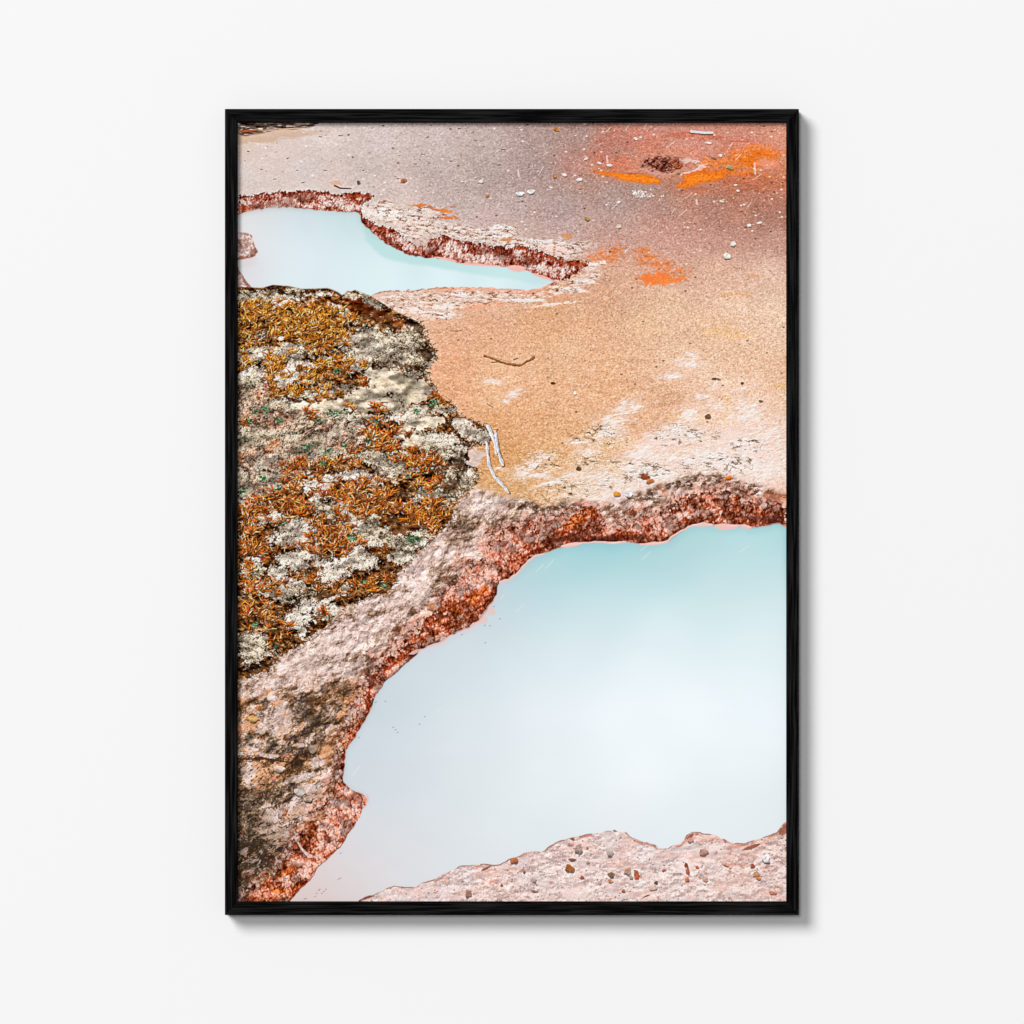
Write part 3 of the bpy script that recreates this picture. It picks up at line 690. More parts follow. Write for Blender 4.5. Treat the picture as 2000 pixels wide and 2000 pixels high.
    speckle(4.2, 123, dull, .12, ((-.36, '2a1c12'), (-.16, '4e3e2e'), (.03, '857863'), (.22, 'aaa08e'), (.52, 'd6d0c4')), .95, 1.5, .5)
    lich = blobs([(550, 590, 22, 7), (497, 592, 14, 5), (490, 604, 14, 5), (502, 655, 17, 9), (549, 658, 10, 5), (570, 684, 20, 13), (515, 690, 18, 6), (692, 656, 22, 10), (735, 680, 30, 10),
                  (590, 713, 30, 8), (555, 740, 34, 14, -20), (650, 700, 34, 5), (690, 720, 20, 8), (560, 725, 24, 8), (490, 730, 24, 10), (692, 832, 17, 9), (655, 846, 24, 10, -20), (640, 855, 18, 8), (508, 905, 13, 17), (533, 895, 12, 8), (690, 928, 40, 9), (720, 938, 26, 8),
                  (620, 955, 28, 18), (640, 935, 20, 8), (915, 842, 36, 15, 20), (940, 852, 22, 14), (898, 828, 22, 10), (917, 922, 9, 9), (800, 815, 34, 9), (900, 880, 16, 12), (860, 855, 34, 8), (880, 868, 24, 10), (895, 895, 18, 12), (515, 1014, 30, 10), (535, 1008, 14, 8), (575, 1030, 28, 20), (595, 1050, 24, 22), (560, 1055, 34, 14),
                  (610, 1075, 18, 20), (490, 1088, 22, 8), (570, 1098, 28, 16), (545, 1115, 24, 10), (585, 1085, 20, 12), (680, 1098, 44, 16, -10), (690, 1085, 22, 14), (650, 1122, 32, 16, -15), (668, 1148, 13, 10), (720, 1100, 18, 12), (628, 1100, 14, 8), (560, 1135, 26, 10), (510, 1146, 20, 8),
                  (590, 1190, 26, 16), (580, 1208, 30, 16), (590, 1230, 12, 16), (600, 1175, 18, 8), (650, 1168, 30, 4, -20), (645, 1190, 26, 8), (730, 1060, 14, 8), (700, 1030, 14, 12), (785, 1088, 20, 8), (815, 1062, 14, 6), (470, 930, 14, 10)], 9)
    speckle(4.4, 124, lich + .1, .27, ((-.5, '2c2016'), (-.22, '6a5846'), (-.02, 'a89d8e'), (.16, 'c8c0b5'), (.55, 'e4dfd8')), 1.0)
    # smooth pale cushions
    dome = blobs([(775, 748, 74, 24, 16), (720, 770, 60, 20, -20), (700, 790, 70, 14), (640, 795, 50, 14, -10), (800, 765, 44, 22), (735, 790, 60, 14), (590, 793, 24, 10), (830, 752, 20, 10, 30), (820, 828, 44, 12, -8), (790, 845, 26, 16), (805, 860, 20, 14), (850, 820, 20, 8), (600, 745, 20, 8), (660, 602, 22, 9, 20), (672, 610, 8, 8)], 8)
    dc = np.zeros(img.shape, f4) + hx('d0c9bb') + ((noise(10, 3, seed=126, ang=.2) - .5) * .12 + (noise(3, seed=127) - .5) * .10 + grain * .02 + (F20 - .5) * .10)[..., None]
    over(dc, ss(fbm(7, 3.5, seed=128, octs=2), .70, .82) * .55, '8a7a5a')
    over(dc, ss(fbm(24, 9, seed=131, octs=3, ang=.2), .56, .72) * .5, 'b4ad94')
    over(dc, veins(16, 132, .2, .4, .05) * .5, '7a6a4c')
    over(dc, ss(Y, 770, 800) * .2, 'd6d0c8')
    k = ss(dome + (F8 - .5) * .7 + (noise(4, seed=129) - .5) * .5, -.02, .16)[..., None]
    moss[:] = moss * (1 - k) + dc * k
    # shaded outer face of the bank
    over(moss, ss(blobs([(832, 688, 22, 18, 60), (815, 640, 26, 9, 35), (800, 715, 40, 8, 10), (795, 625, 34, 7, 28), (905, 868, 30, 4), (895, 905, 22, 22), (880, 950, 30, 20)], 5) + (noise(3, 6, seed=130, ang=-.5) - .5) * 1.1, 0, .45) * .7, '3d2818')

    shape = fbm(30, 18, seed=133, octs=3)
    moss *= (.76 + .30 * ss(shape, .32, .62))[..., None]
    moss += np.clip((shape - np.roll(shape, (6, 4), (0, 1))) * .8, -.12, .07)[..., None]
    tint(moss, ss(dry, -.1, .5) * .12, 'a07458', .52)
    tint(moss, ss(dry, -.1, .5) * ss(F20, .5, .35) * .3, '7f8a78', .55)
    moss = np.clip(moss * np.array([1.01, .97, .925], f4) * .96 + np.array([.036, .022, .012], f4), 0, 1)
    # grass blades
    tufts = [(545, 615, 85, 30, 1.0), (500, 640, 45, 34, 1.0), (590, 645, 62, 34, 1.0), (650, 640, 44, 34, 1), (520, 720, 54, 22, 1.1), (480, 660, 24, 40, .9), (610, 680, 46, 16, .9), (665, 712, 46, 16, .9), (605, 735, 40, 20, 1.0), (550, 765, 42, 12, 1), (590, 752, 36, 12, .8),
             (717, 740, 20, 12, 1), (648, 772, 22, 12, 1), (748, 802, 20, 11, 1), (845, 778, 24, 14, 1), (727, 832, 26, 14, 1), (760, 855, 46, 26, 1.2), (735, 845, 24, 20, 1), (600, 915, 44, 22, .9), (585, 935, 34, 16, .9), (700, 895, 30, 20, .6), (700, 968, 60, 26, 1.1), (680, 955, 30, 24, 1), (745, 975, 24, 18, 1.1),
             (815, 900, 40, 22, 1.1), (835, 925, 30, 30, 1.2), (800, 890, 26, 14, 1), (830, 945, 30, 14, .9), (480, 990, 34, 22, 1.0), (540, 1000, 60, 24, 1.0), (620, 1000, 40, 18, .8), (700, 1005, 60, 14, .7), (640, 1035, 40, 26, 1.2), (670, 1065, 36, 24, 1.2), (625, 1060, 26, 20, 1), (485, 1050, 28, 34, 1.1), (500, 1080, 34, 16, .9),
             (480, 1120, 24, 36, 1.0), (505, 1175, 36, 34, 1.2), (540, 1155, 30, 20, .9), (490, 1200, 30, 14, 1.1), (540, 1248, 24, 13, 1.1), (742, 1128, 24, 12, 1.1), (700, 1150, 54, 16, .8), (640, 1150, 30, 14, .7), (605, 1125, 30, 16, .9), (845, 1010, 24, 30, 1.2), (825, 1020, 30, 22, 1.2), (830, 990, 30, 12, .9),
             (865, 1000, 14, 14, 1), (575, 1068, 16, 4, 1), (565, 968, 40, 14, .7), (860, 1050, 16, 6, .6), (640, 900, 20, 10, .5), (600, 810, 10, 8, 1), (690, 790, 8, 12, .7), (490, 830, 20, 10, .5), (720, 945, 30, 8, .8), (600, 965, 30, 10, .8), (760, 1000, 24, 14, .8), (670, 630, 20, 20, .8), (620, 1190, 30, 10, .4), (560, 1215, 30, 12, .6), (500, 1235, 24, 10, .4), (790, 1000, 20, 16, .7), (880, 780, 10, 10, .6)]
    blades = []
    for cx, cy, rx, ry, dn in tufts:
        top = cy < 800 and cx < 700
        for _ in range(max(2, int(rx * ry * math.pi * (.0052 if top else .0044) * dn))):
            r, th = math.sqrt(R.random()), R.random() * 6.28
            tx, ty = cx + rx * r * math.cos(th) * 1.1, cy + ry * r * math.sin(th) * 1.1
            lean = R.gauss(0, .55)
            big = R.uniform(.75, 1.3) * (.95 if ty < 760 else 1.2)
            shade = R.random()
            for _k in range(R.randint(8, 15)):
                a = -math.pi / 2 + lean + R.gauss(0, .95)
                L = R.uniform(8, 17) * big
                bx, by = tx + R.gauss(0, 3.0), ty + R.gauss(0, 2.0)
                blades.append((ty + R.uniform(-3, 3), bx, by, L, a, top, shade))
    blades.sort()
    sh = hx('2a180c')
    for _, bx, by, L, a, top, shade in blades:
        bend = R.gauss(0, .7)
        q = .78                                   # seen at a slant
        mx, my = bx + math.cos(a) * L * .5, by + math.sin(a) * L * .5 * q
        ex, ey = mx + math.cos(a + bend) * L * .5, my + math.sin(a + bend) * L * .5 * q
        if top:
            col = pick('de8a2a', 'e89a3a', 'cc761e', 'ecb060', 'bd681c', 'f0c48a', 'd9812c', 'a0561c', 'e69a40', 'b86a2a')
        else:
            col = pick('dd7420', 'ea8a34', 'cc5f1a', 'd8701f', 'efae70', 'b85618', 'f2cda0', 'd4803e', 'a04e1c', 'e4903e', 'b4683a', '8a4a20')
        col = np.minimum(col * (.78 + .30 * shade), 1)
        w = R.uniform(.75, 1.35)
        if R.random() < .7:
            stroke(moss, [(bx + 1.4, by + 1.2), (mx + 1.9, my + 1.5), (ex + 1.5, ey + 1.5)], w, .5, sh, .62)
        stroke(moss, [(bx, by), (mx, my)], w * .8, w, col * .72, .92)
        stroke(moss, [(mx, my), (ex, ey)], w, .3, np.minimum(col * 1.06, 1), .95)
    for _ in range(1500):                       # thin dead stalks and specks between
        x, y = R.uniform(463, 930), R.uniform(600, 1300)
        a = R.uniform(0, 6.28)
        L = R.uniform(2, 6)
        stroke(moss, [(x, y), (x + math.cos(a) * L, y + math.sin(a) * L * .7)], .6, .4, pick('e6dccb', 'c9b08c', '2a1c12', '3a2616', 'd9a05a', 'f0e8dc'), .7)
    for gx, gy, gr in ((520, 800, 12), (545, 820, 9), (490, 822, 9), (650, 805, 16), (622, 820, 8), (672, 800, 7), (515, 935, 9), (545, 955, 8), (475, 962, 10), (690, 1052, 9), (684, 1048, 9), (751, 1143, 8), (803, 1050, 9), (817, 1054, 7),
                       (796, 930, 5), (812, 802, 9), (850, 788, 14), (600, 872, 8), (672, 868, 8), (810, 1055, 12), (735, 822, 10), (655, 725, 9), (630, 905, 7), (555, 1020, 5), (538, 1262, 5), (498, 1222, 8), (640, 880, 10), (500, 805, 9), (710, 1135, 6), (720, 860, 8)):
        for _ in range(int(gr * 2.4)):
            x, y = gx + R.gauss(0, gr * .45), gy + R.gauss(0, gr * .3)
            a = R.uniform(0, 6.28)
            L = R.uniform(2, 5.5)
            stroke(moss, [(x, y), (x + math.cos(a) * L, y + math.sin(a) * L * .7)], 1.3, .5, pick('2f5a36', '3f6f45', '5f8a60', '27402a', '86a88a', '1f3320'), .85)
    mm = ss(ms, -1.4, 1.6)
    over(img, ss(ms, -6, 1) * ss(X + Y, 1400, 1700) * .22 * (.5 + F8), '6a4a34')
    img[:] = img * (1 - mm[..., None]) + moss * mm[..., None]
    for _ in range(700):                        # ragged fringe along its edge
        i = R.randrange(14, len(MOSS) - 2)
        t = R.random()
        x = MOSS[i][0] + (MOSS[i + 1][0] - MOSS[i][0]) * t + R.gauss(0, 3)
        y = MOSS[i][1] + (MOSS[i + 1][1] - MOSS[i][1]) * t + R.gauss(0, 3)
        a = R.uniform(-1.2, 1.6)
        L = R.uniform(2, 7)
        stroke(img, [(x, y), (x + math.cos(a) * L, y + math.sin(a) * L)], .9, .4, pick('3a2818', '5a3c22', '8a6038', 'cfc6b8', '7a4a20', '2c1e14'), .8)

    window(461, 930, 1539, 1765)
    # ---- red wall of the lower pool ------------------------------------------------------
    dmw, cid = domes(7.6, 141, ang=1.15, stretch=1.45, warp=.4)
    rgw = fbm(8, 11, seed=143, octs=4, gain=.72, ang=-.35)
    wall = spread([(480, 1755, 'a2563a'), (540, 1720, 'a64d27'), (600, 1690, 'a14a2c'), (640, 1650, 'a04c32'), (600, 1640, '94502f'), (660, 1600, '994f38'), (690, 1560, 'b2634c'),
                   (650, 1560, '8f5a44'), (668, 1490, '8b4028'), (690, 1420, '8f452c'), (720, 1350, '9a4426'), (780, 1280, '9a4021'), (830, 1230, '99401f'), (880, 1200, 'a04a26'),
                   (930, 1160, 'a5553e'), (960, 1100, '9e4a32'), (1000, 1080, 'a04e36'), (960, 1050, '8f5240'), (1060, 1050, '8f412a'), (1120, 1030, 'a4482a'), (1180, 1045, '8a3a24'),
                   (1250, 1040, '8c3e28'), (1330, 1010, '96492f'), (1400, 990, '9a5844'), (1450, 1000, '8c4228'), (1520, 1010, '7f3c28')])
    palw = blobs([(900, 1140, 44, 30, -40), (935, 1120, 40, 34, -45), (960, 1075, 30, 34), (1000, 1060, 44, 20, -30), (1040, 1045, 30, 14), (1060, 1025, 30, 14), (1090, 1020, 34, 14), (1190, 1035, 16, 12), (1245, 1025, 22, 12, -20), (1280, 1015, 30, 14), (1300, 1030, 40, 12, -25),
                  (1340, 1005, 14, 8), (1358, 1002, 12, 7), (1374, 1000, 13, 8), (1320, 1010, 10, 8), (1480, 985, 34, 8), (1400, 970, 44, 6), (1500, 990, 22, 8), (700, 1560, 20, 12), (670, 1560, 24, 22), (690, 1575, 20, 18), (640, 1600, 34, 24, -40), (660, 1625, 34, 18, -40), (640, 1650, 30, 16),
                  (680, 1400, 16, 30, 30), (700, 1385, 16, 24, 30), (610, 1690, 26, 22), (600, 1710, 26, 18), (560, 1720, 18, 12), (500, 1745, 24, 10), (545, 1748, 14, 10), (520, 1712, 14, 6), (580, 1690, 20, 16), (780, 1300, 40, 6, -38), (870, 1240, 60, 6, -24), (740, 1340, 20, 8, -50)], 6)
    hgt = (dmw - .33) * .95 + (rgw - .5) * 1.0 + np.clip(palw + .35, 0, .8) * .55 + (cid - .5) * .34 - .10
    tone = ramp(hgt, (-.5, '34140f'), (-.28, '5e2417'), (-.06, '8c3b22'), (.14, 'a9543a'), (.30, 'c48672'), (.46, 'd9afa3'), (.8, 'ecd3cb'))
    hgt = hgt * 1.15 - .03
    tone = ramp(hgt, (-.5, '220e08'), (-.28, '55200f'), (-.06, '8c3a1a'), (.14, 'ac5532'), (.30, 'c48468'), (.46, 'dab0a2'), (.8, 'efd8d0'))
    wall = wall * .36 + tone * .64
    tint(wall, ss(fbm(30, 20, seed=147, octs=3), .5, .66) * .38, '96452a', .46)
    wall *= (.80 + .34 * ss(fbm(22, 16, seed=148, octs=3, ang=.6), .35, .62))[..., None]
    over(wall, veins(9, 146, 1.2, .6, .08) * .55, '48180e')
    wall += lit(dmw * .9 + rgw * .7, .4)[..., None]
    tint(wall, ss(blobs([(930, 1165, 30, 14, -40), (885, 1195, 18, 12), (560, 1700, 26, 16, -30), (590, 1735, 20, 14), (555, 1680, 14, 8), (1150, 1000, 20, 12), (1130, 1015, 20, 12), (1115, 1025, 16, 8), (665, 1556, 8, 6), (550, 1740, 20, 8)], 6) + (F8 - .5) * 1.6, 0, .5) * .7, 'c8561f', .52)
    over(wall, ss(blobs([(630, 1480, 14, 40, 12), (640, 1510, 16, 30)], 6) + (F8 - .5), 0, .5) * .4, 'a8705e')
    over(wall, ss(blobs([(1180, 1052, 60, 8), (1110, 1050, 60, 8, -12), (1240, 1050, 44, 8), (1500, 1012, 60, 9), (1060, 1072, 40, 5, -20), (1400, 962, 60, 8), (940, 1092, 10, 20), (790, 1265, 20, 6, -30), (660, 1480, 8, 40), (640, 1640, 12, 10)], 5) + (F8 - .5) * .8, 0, .5) * .55, '50221a')
    wall -= (.13 * ss(ks, 16, 2) * ss(F20, .3, .6))[..., None] * np.array([.9, 1, 1], f4)
    wall *= (1 - .25 * ss(ls, -9, -1) * ss(Y, 1500, 1300))[..., None]
    wall = np.clip(wall, 0, 1)
    zone = 5 + 9 * ss(Y, 960, 1010) * ss(F20, .35, .6)
    km = ss(ks - zone * .35 - (dmw - .36) * zone * 3.2 - (cid - .5) * zone * 1.2, -1.5, 2.0)
    km = np.maximum(km, ss(ks, zone, zone + 5))
    img[:] = img * (1 - km[..., None]) + wall * km[..., None]
    over(img, ss(ks, -10, 0) * (1 - km) * ss(dmw, .34, .22) * .55, '5a3324')
    lipm = ss(ks, -12, -2) * ss(ks, 7, 1)
    over(img, lipm * ss(F20, .42, .6) * ss(rgw, .5, .38) * .6, '4c2c20')
    over(img, lipm * ss(dmw + (cid - .5) * .5, .45, .75) * .6, 'dcc4bc')

    # ---- lower pool -------------------------------------------------------------------------
    lake = spread([
        (1145, 1072, '93c8ce'), (1200, 1075, '95cad0'), (1280, 1080, 'a5d0d4'), (1400, 1050, 'acd5d8'), (1530, 1045, 'aad5d8'), (1060, 1100, 'a3cdd3'), (1340, 1060, 'accfd3'),
        (1300, 1105, 'b9dadd'), (1450, 1090, 'bcdcdf'), (1000, 1145, 'b7d0d7'), (1100, 1130, 'b7d8dc'), (1200, 1140, 'c6dfe3'), (1400, 1150, 'd0e4e8'), (1525, 1140, 'cce3e6'),
        (950, 1215, 'c9d4dc'), (1050, 1200, 'c9dde3'), (1150, 1200, 'd3e3e8'), (1300, 1220, 'dfecef'), (1500, 1220, 'dcebee'), (880, 1260, 'cfd6de'), (830, 1290, 'cbd4dc'),
        (900, 1300, 'd0dde2'), (1000, 1290, 'd9e5e9'), (1100, 1280, 'dde8ec'), (1250, 1310, 'e7eef2'), (1450, 1310, 'e4eef1'), (750, 1370, 'c6d1d9'), (820, 1370, 'cfdbe0'),
        (900, 1400, 'dae4e8'), (1050, 1400, 'e4eaef'), (1200, 1400, 'ebf1f5'), (1350, 1380, 'edf2f6'), (1500, 1400, 'e8f0f4'), (700, 1470, 'cad4da'), (780, 1480, 'd2dbe0'),
        (900, 1500, 'dde4e8'), (1050, 1520, 'e4eaee'), (1250, 1500, 'ebf0f4'), (1450, 1500, 'e8eef2'), (690, 1525, 'cfd6dc'), (740, 1580, 'd3dae0'), (850, 1590, 'dae0e5'),
        (1000, 1600, 'e0e6e9'), (1200, 1590, 'e3e8eb'), (1400, 1590, 'e2e8eb'), (1520, 1570, 'e0e7ea'), (680, 1660, 'd7d5d9'), (780, 1650, 'd9dbdf'), (900, 1660, 'dce2e6'),
        (650, 1720, 'dbd0d0'), (720, 1710, 'dcd7d9'), (800, 1715, 'dcdce0'), (600, 1755, 'dcc6c2'), (650, 1755, 'dfcdca')], 3.0, 1500, 40)
    lake += ((fbm(140, 60, seed=151) - .5) * .014)[..., None]
    lake += (.020 * ss(np.hypot((X - 1280) / 400, (Y - 1430) / 260), 1.25, .1))[..., None]
    over(lake, ss(ls, 22, 0) * ss(Y, 1180, 1080) * .30, '7fbcc4')
    over(lake, ss(ls, 12, 0) * ss(Y, 1240, 1420) * ss(Y, 1600, 1500) * .25, 'aab6be')
    over(lake, ss(ls, 16, 0) * ss(X, 1090, 1000) * ss(Y, 1330, 1240) * .35, 'd8c3c6')
    lkm = ss(ls, -.7, .8)
    img[:] = img * (1 - lkm[..., None]) + lake * lkm[..., None]
    # pink scum line at the foot of the wall
    rim = ss(ls, -3.4, -1.6) * ss(ls, 1.8, .4) * ss(Y, 1300, 1230)
    rim *= np.where(X < 975, ss(F20, .45, .6) * .7, .3 + .7 * ss(noise(40, seed=152), .25, .5))
    over(img, rim * .9, 'edc0b6')
    over(img, ss(ls, .2, 1.4) * ss(ls, 3.2, 1.6) * ss(Y, 1290, 1200) * ss(noise(30, seed=153), .5, .7) * .35, '8a7478')
    over(img, ss(blobs([(1115, 1064, 22, 4.5, -12), (1418, 1028, 26, 6.5), (1458, 1030, 11, 4.5), (1372, 1025, 24, 3), (1285, 1061, 24, 2.6, -8), (1202, 1060, 14, 2.4)], 3), -.05, .22) * .92, 'eebdb5')
    over(img, ss(blobs([(943, 1210, 11, 8, 60), (930, 1219, 16, 4, -20), (866, 1248, 10, 6), (960, 1195, 9, 9), (850, 1258, 22, 3, -18), (812, 1273, 16, 4, -20)], 4) + (F8 - .5) * .6, -.05, .35) * .75, 'e9c0ba')
    over(img, ss(blobs([(716, 1560, 7, 12)], 3), 0, .6) * .5, 'e8b0a6')
    over(img, ss(ls, -2.5, -.6) * ss(ls, 1.2, .1) * ss(Y, 1330, 1420) * (Y < 1640) * ss(F8, .4, .6) * .55, 'd9a8a0')
    over(img, ss(ls, -2.5, -.3) * ss(ls, 1.0, 0) * ss(Y, 1600, 1640) * (X < 720) * .55, '7a4036')

    window(461, 1590, 1539, 1765)
    # ---- foreground bank -----------------------------------------------------------------------
    fs = sdf(SHORE + [(1545, 1775), (690, 1775)], X + (noise(8, seed=93) - .5) * 2.4 + (noise(22, seed=193) - .5) * 4, Y + (noise(8, seed=94) - .5) * 2.4 + (noise(22, seed=194) - .5) * 4)
    fg = spread([(760, 1750, 'dcccca'), (850, 1740, 'dcc8c5'), (900, 1710, 'd8cac9'), (960, 1740, 'e0c4bc'), (1040, 1700, 'd9c6c3'), (1100, 1670, 'dcc4c0'), (1130, 1740, 'e2cbc4'),
                 (1190, 1640, 'd9cbc9'), (1200, 1690, 'dec2bb'), (1260, 1670, 'd9cbca'), (1260, 1740, 'e4d4d0'), (1330, 1680, 'dccbc8'), (1380, 1660, 'dfc3bc'), (1440, 1670, 'e0bbb1'),
                 (1400, 1720, 'dfc6bf'), (1500, 1660, 'dcc0ba'), (1500, 1720, 'ddc6c1'), (1400, 1750, 'e0cdc8'), (1520, 1750, 'dcbfb8')])
    rgf = fbm(8, 6, seed=162, octs=4, gain=.8, ang=.5)
    fg += ((rgf - .5) * .34 + grain * .02 + (F20 - .5) * .10)[..., None] * np.array([.85, 1, 1], f4)
    fg += lit(rgf, .3)[..., None]
    lump = fbm(24, 13, seed=169, octs=4, gain=.6)
    fg += np.clip((lump - np.roll(lump, (4, 2), (0, 1))) * .7, -.10, .07)[..., None]
    c1, c2, cid = cells(5.5, 161, stretch=1.2)
    over(fg, ss(fbm(30, 18, seed=164), .52, .68) * .45, 'e8b8aa')
    over(fg, ss(fbm(34, 20, seed=165), .54, .68) * .5, 'd2cdd0')
    over(fg, ss(blobs([(1370, 1680, 40, 5), (1120, 1745, 40, 14), (1500, 1665, 20, 5), (1400, 1655, 20, 8), (1340, 1690, 20, 20)], 5) + (F8 - .5), 0, .5) * .6, 'eee4e2')
    tint(fg, ss(blobs([(1440, 1690, 34, 5), (1440, 1655, 40, 6), (1400, 1640, 40, 6), (870, 1720, 30, 5, -35), (1010, 1700, 30, 5), (1480, 1650, 40, 5, -14), (1350, 1640, 16, 8), (1520, 1735, 12, 5), (950, 1700, 20, 5, -30), (1345, 1720, 10, 14), (960, 1726, 30, 8)], 5) + (F8 - .5) * 2.2, 0, 1.0) * .55, 'cf8068', .70)
    over(fg, np.clip(1.4 - c1 * 4, 0, 1) * (cid > .93) * .7, 'f4ecea')
    over(fg, np.clip(1.4 - c1 * 4, 0, 1) * (cid < .05) * .6, '7a4438')
    c1, c2, cid = cells(17, 166, stretch=1.3)
    over(fg, np.clip(1.5 - c1 * 6.5 + (F8 - .5) * 2, 0, 1) * (cid > .92) * .5, 'b56a52')
    tint(fg, np.full(X.shape, .35, f4), 'e3c0b6', .78)
    fg = np.clip(fg, 0, 1)
    fm = ss(fs, -.5, .8)
    img[:] = img * (1 - fm[..., None]) + fg * fm[..., None]
    over(img, ss(fs, -1, .4) * ss(fs, 2.6, .8) * ss(noise(22, seed=167) + (F8 - .5), .4, .7) * .6, '85584c')
    over(img, ss(fs, 1, 3) * ss(fs, 8, 3) * ss(noise(26, seed=168), .5, .7) * .55, 'b06a54')
    over(img, ss(blobs([(1530, 1622, 10, 16, 30), (1350, 1635, 5, 10, 40), (1470, 1655, 24, 4, -20), (715, 1754, 20, 4, -18), (948, 1698, 14, 3, -30)], 3) + (F8 - .5) * .6, 0, .4) * fm * .75, '8f5340')
    for a in ((1130, 1659, 9.5, 10.5, 'a58a84'), (1192, 1668, 7, 7, 'b8a09a'), (1005, 1682, 9, 6, 'b8653a'), (1112, 1697, 11, 8, 'a85a1e'), (1118, 1680, 8, 3.5, '7a4a20'), (1137, 1715, 5, 4, 'b04a2c'), (1194, 1710, 7, 6, '8a6844'),
              (1192, 1722, 6, 4.5, 'd08a60'), (1226, 1703, 8, 8, 'b08a74'), (1243, 1707, 6.5, 7, 'a8553a'), (1244, 1714, 5, 5, 'ef5a1c'), (1233, 1714, 4, 6, 'a09080'), (1297, 1701, 5, 3, 'c8552c'), (1343, 1702, 5, 8, 'b8552e'), (1340, 1690, 4, 5, 'a0402c'),
              (1362, 1695, 4, 3, 'e0602c'), (1342, 1719, 5, 5, 'e0703c'), (1374, 1665, 10, 8, 'b07f70'), (1497, 1678, 8, 9.5, 'e4e2e0'), (1471, 1692, 5, 5, 'a8482c'), (1478, 1708, 7, 6, 'cf9a70'), (1482, 1717, 6, 4, 'd87838'), (1218, 1741, 4, 4, 'c05a28'), (1282, 1725, 4, 4, '5a3a20'),
              (1277, 1735, 9, 6, 'd8b4a6'), (915, 1747, 8, 8, 'b07c6c'), (1043, 1720, 6, 6, 'd0b4ae'), (1044, 1742, 8, 2.5, 'a0604c'), (1118, 1639, 5, 3, '9a5a48'), (1201, 1623, 4, 1.6, '5a3a34'), (1349, 1641, 7, 6, 'c99080'), (1510, 1745, 9, 4, 'c8705a'), (1418, 1692, 8, 2, 'b85a3a'),
              (1378, 1720, 6, 4, 'd89a88'), (1024, 1705, 3, 3, '8a4a30'), (980, 1730, 3, 3, 'b05a40'), (1217, 1757, 4, 3, 'cfc6c2'), (1263, 1751, 7, 1.5, '7a4a50'), (1148, 1686, 4, 3, 'b8a090'), (1147, 1657, 3, 3, 'd08050'), (1112, 1650, 5, 3, 'a89088')):
        stone(img, a[0], a[1], a[2] * .86, a[3] * .86, hx(a[4]) * .82 + hx('dcc4bd') * .18, ang=R.uniform(-.4, .4), lumpy=.12)

    window()
    # ---- stones, sticks and snow on the upper ground ------------------------------------------
    for a in ((1242, 270, 4.5, 3.2, 'e6d9c4'), (1252, 267, 3, 2, 'e0d0bc'), (1171, 318, 4.5, 2.6, 'eee2da'), (1190, 322, 5, 2.6, 'f2e8e0'), (1383, 278, 7, 2.2, 'eadcd4'), (1407, 303, 4, 3.2, 'e6d4c8'), (1394, 308, 5, 2.2, 'a07868'), (1425, 326, 7, 4, 'c0a878'), (1437, 361, 3.5, 2, 'e8c8b0'),
              (1442, 372, 3.4, 2.6, 'f0d8c8'), (1410, 393, 4.5, 2.2, 'd8c0a8'), (1448, 401, 2.2, 2, 'f2e2da'), (1464, 440, 4, 3.2, 'ece0d4'), (1484, 435, 5.5, 2.2, 'f6eee8'), (1432, 476, 5.2, 5.2, 'ece4dc'), (1420, 499, 7.6, 6, 'f4ecdc'), (1209, 394, 4.5, 2.6, 'eee0d4'), (1209, 442, 4, 3.6, 'e4d4c4'),
              (1147, 427, 5, 3.8, 'b8925a'), (1325, 338, 4, 2.2, '9a8a58'), (1016, 378, 8.5, 4.4, 'ece8e6'), (1038, 374, 7.5, 4.6, 'f0ece8'), (940, 354, 5.5, 3, 'e0d6cc'), (929, 346, 4, 2, 'e6dcd4'), (1102, 341, 5, 3, 'f4f0ec'), (1131, 350, 6, 3.4, 'efe6de'), (1083, 343, 4, 4, 'c08a50'), (952, 382, 4.2, 3, 'c88440'),
              (1086, 252, 5.5, 3, 'c8863a'), (1133, 367, 3, 2.4, 'd89a50'), (700, 356, 4, 4, '7a6650'), (788, 352, 7, 4, 'b47250'), (1123, 767, 3, 3.6, 'f2e6e0'), (1383, 813, 6, 4.4, '86604a'), (1080, 748, 5, 2, '7a4630'), (1144, 310, 4, 2, 'efe0d4'), (1076, 366, 4, 2, 'e8dcd4'), (826, 299, 4, 2, 'c8b49c'),
              (902, 354, 3, 2, 'd8ccc4'), (1395, 740, 5, 2, '6a5a50'), (1404, 741, 4, 2, '9a7060'), (1450, 748, 3, 2, '6a5a58'), (1487, 783, 4, 2.4, '8a6450'), (1257, 921, 9, 6, 'eadad2'), (1260, 931, 9, 5, 'a85430'), (1205, 965, 6.5, 5, 'e09a38'), (1228, 966, 8, 6, 'f0e8e6'), (1423, 933, 6, 3.4, 'ee7c22'), (843, 1187, 9, 6, 'd08a62'),
              (493, 1405, 9, 6.5, 'd8a868'), (1130, 915, 5, 4, '6a5238'), (1493, 988, 6, 6, 'd8aca0'), (1270, 940, 8, 4, 'c07a44'), (545, 1502, 11, 6, 'dcc0b2'), (534, 1522, 4, 5, 'c8806a'), (602, 1560, 8, 6, 'cba894'), (585, 1547, 11, 7, 'd0c2bc'), (547, 1591, 5, 7, 'b0a09c'), (610, 1465, 8, 8, 'a08a7a')):
        stone(img, *a[:4], a[4], ang=R.uniform(-.35, .35))
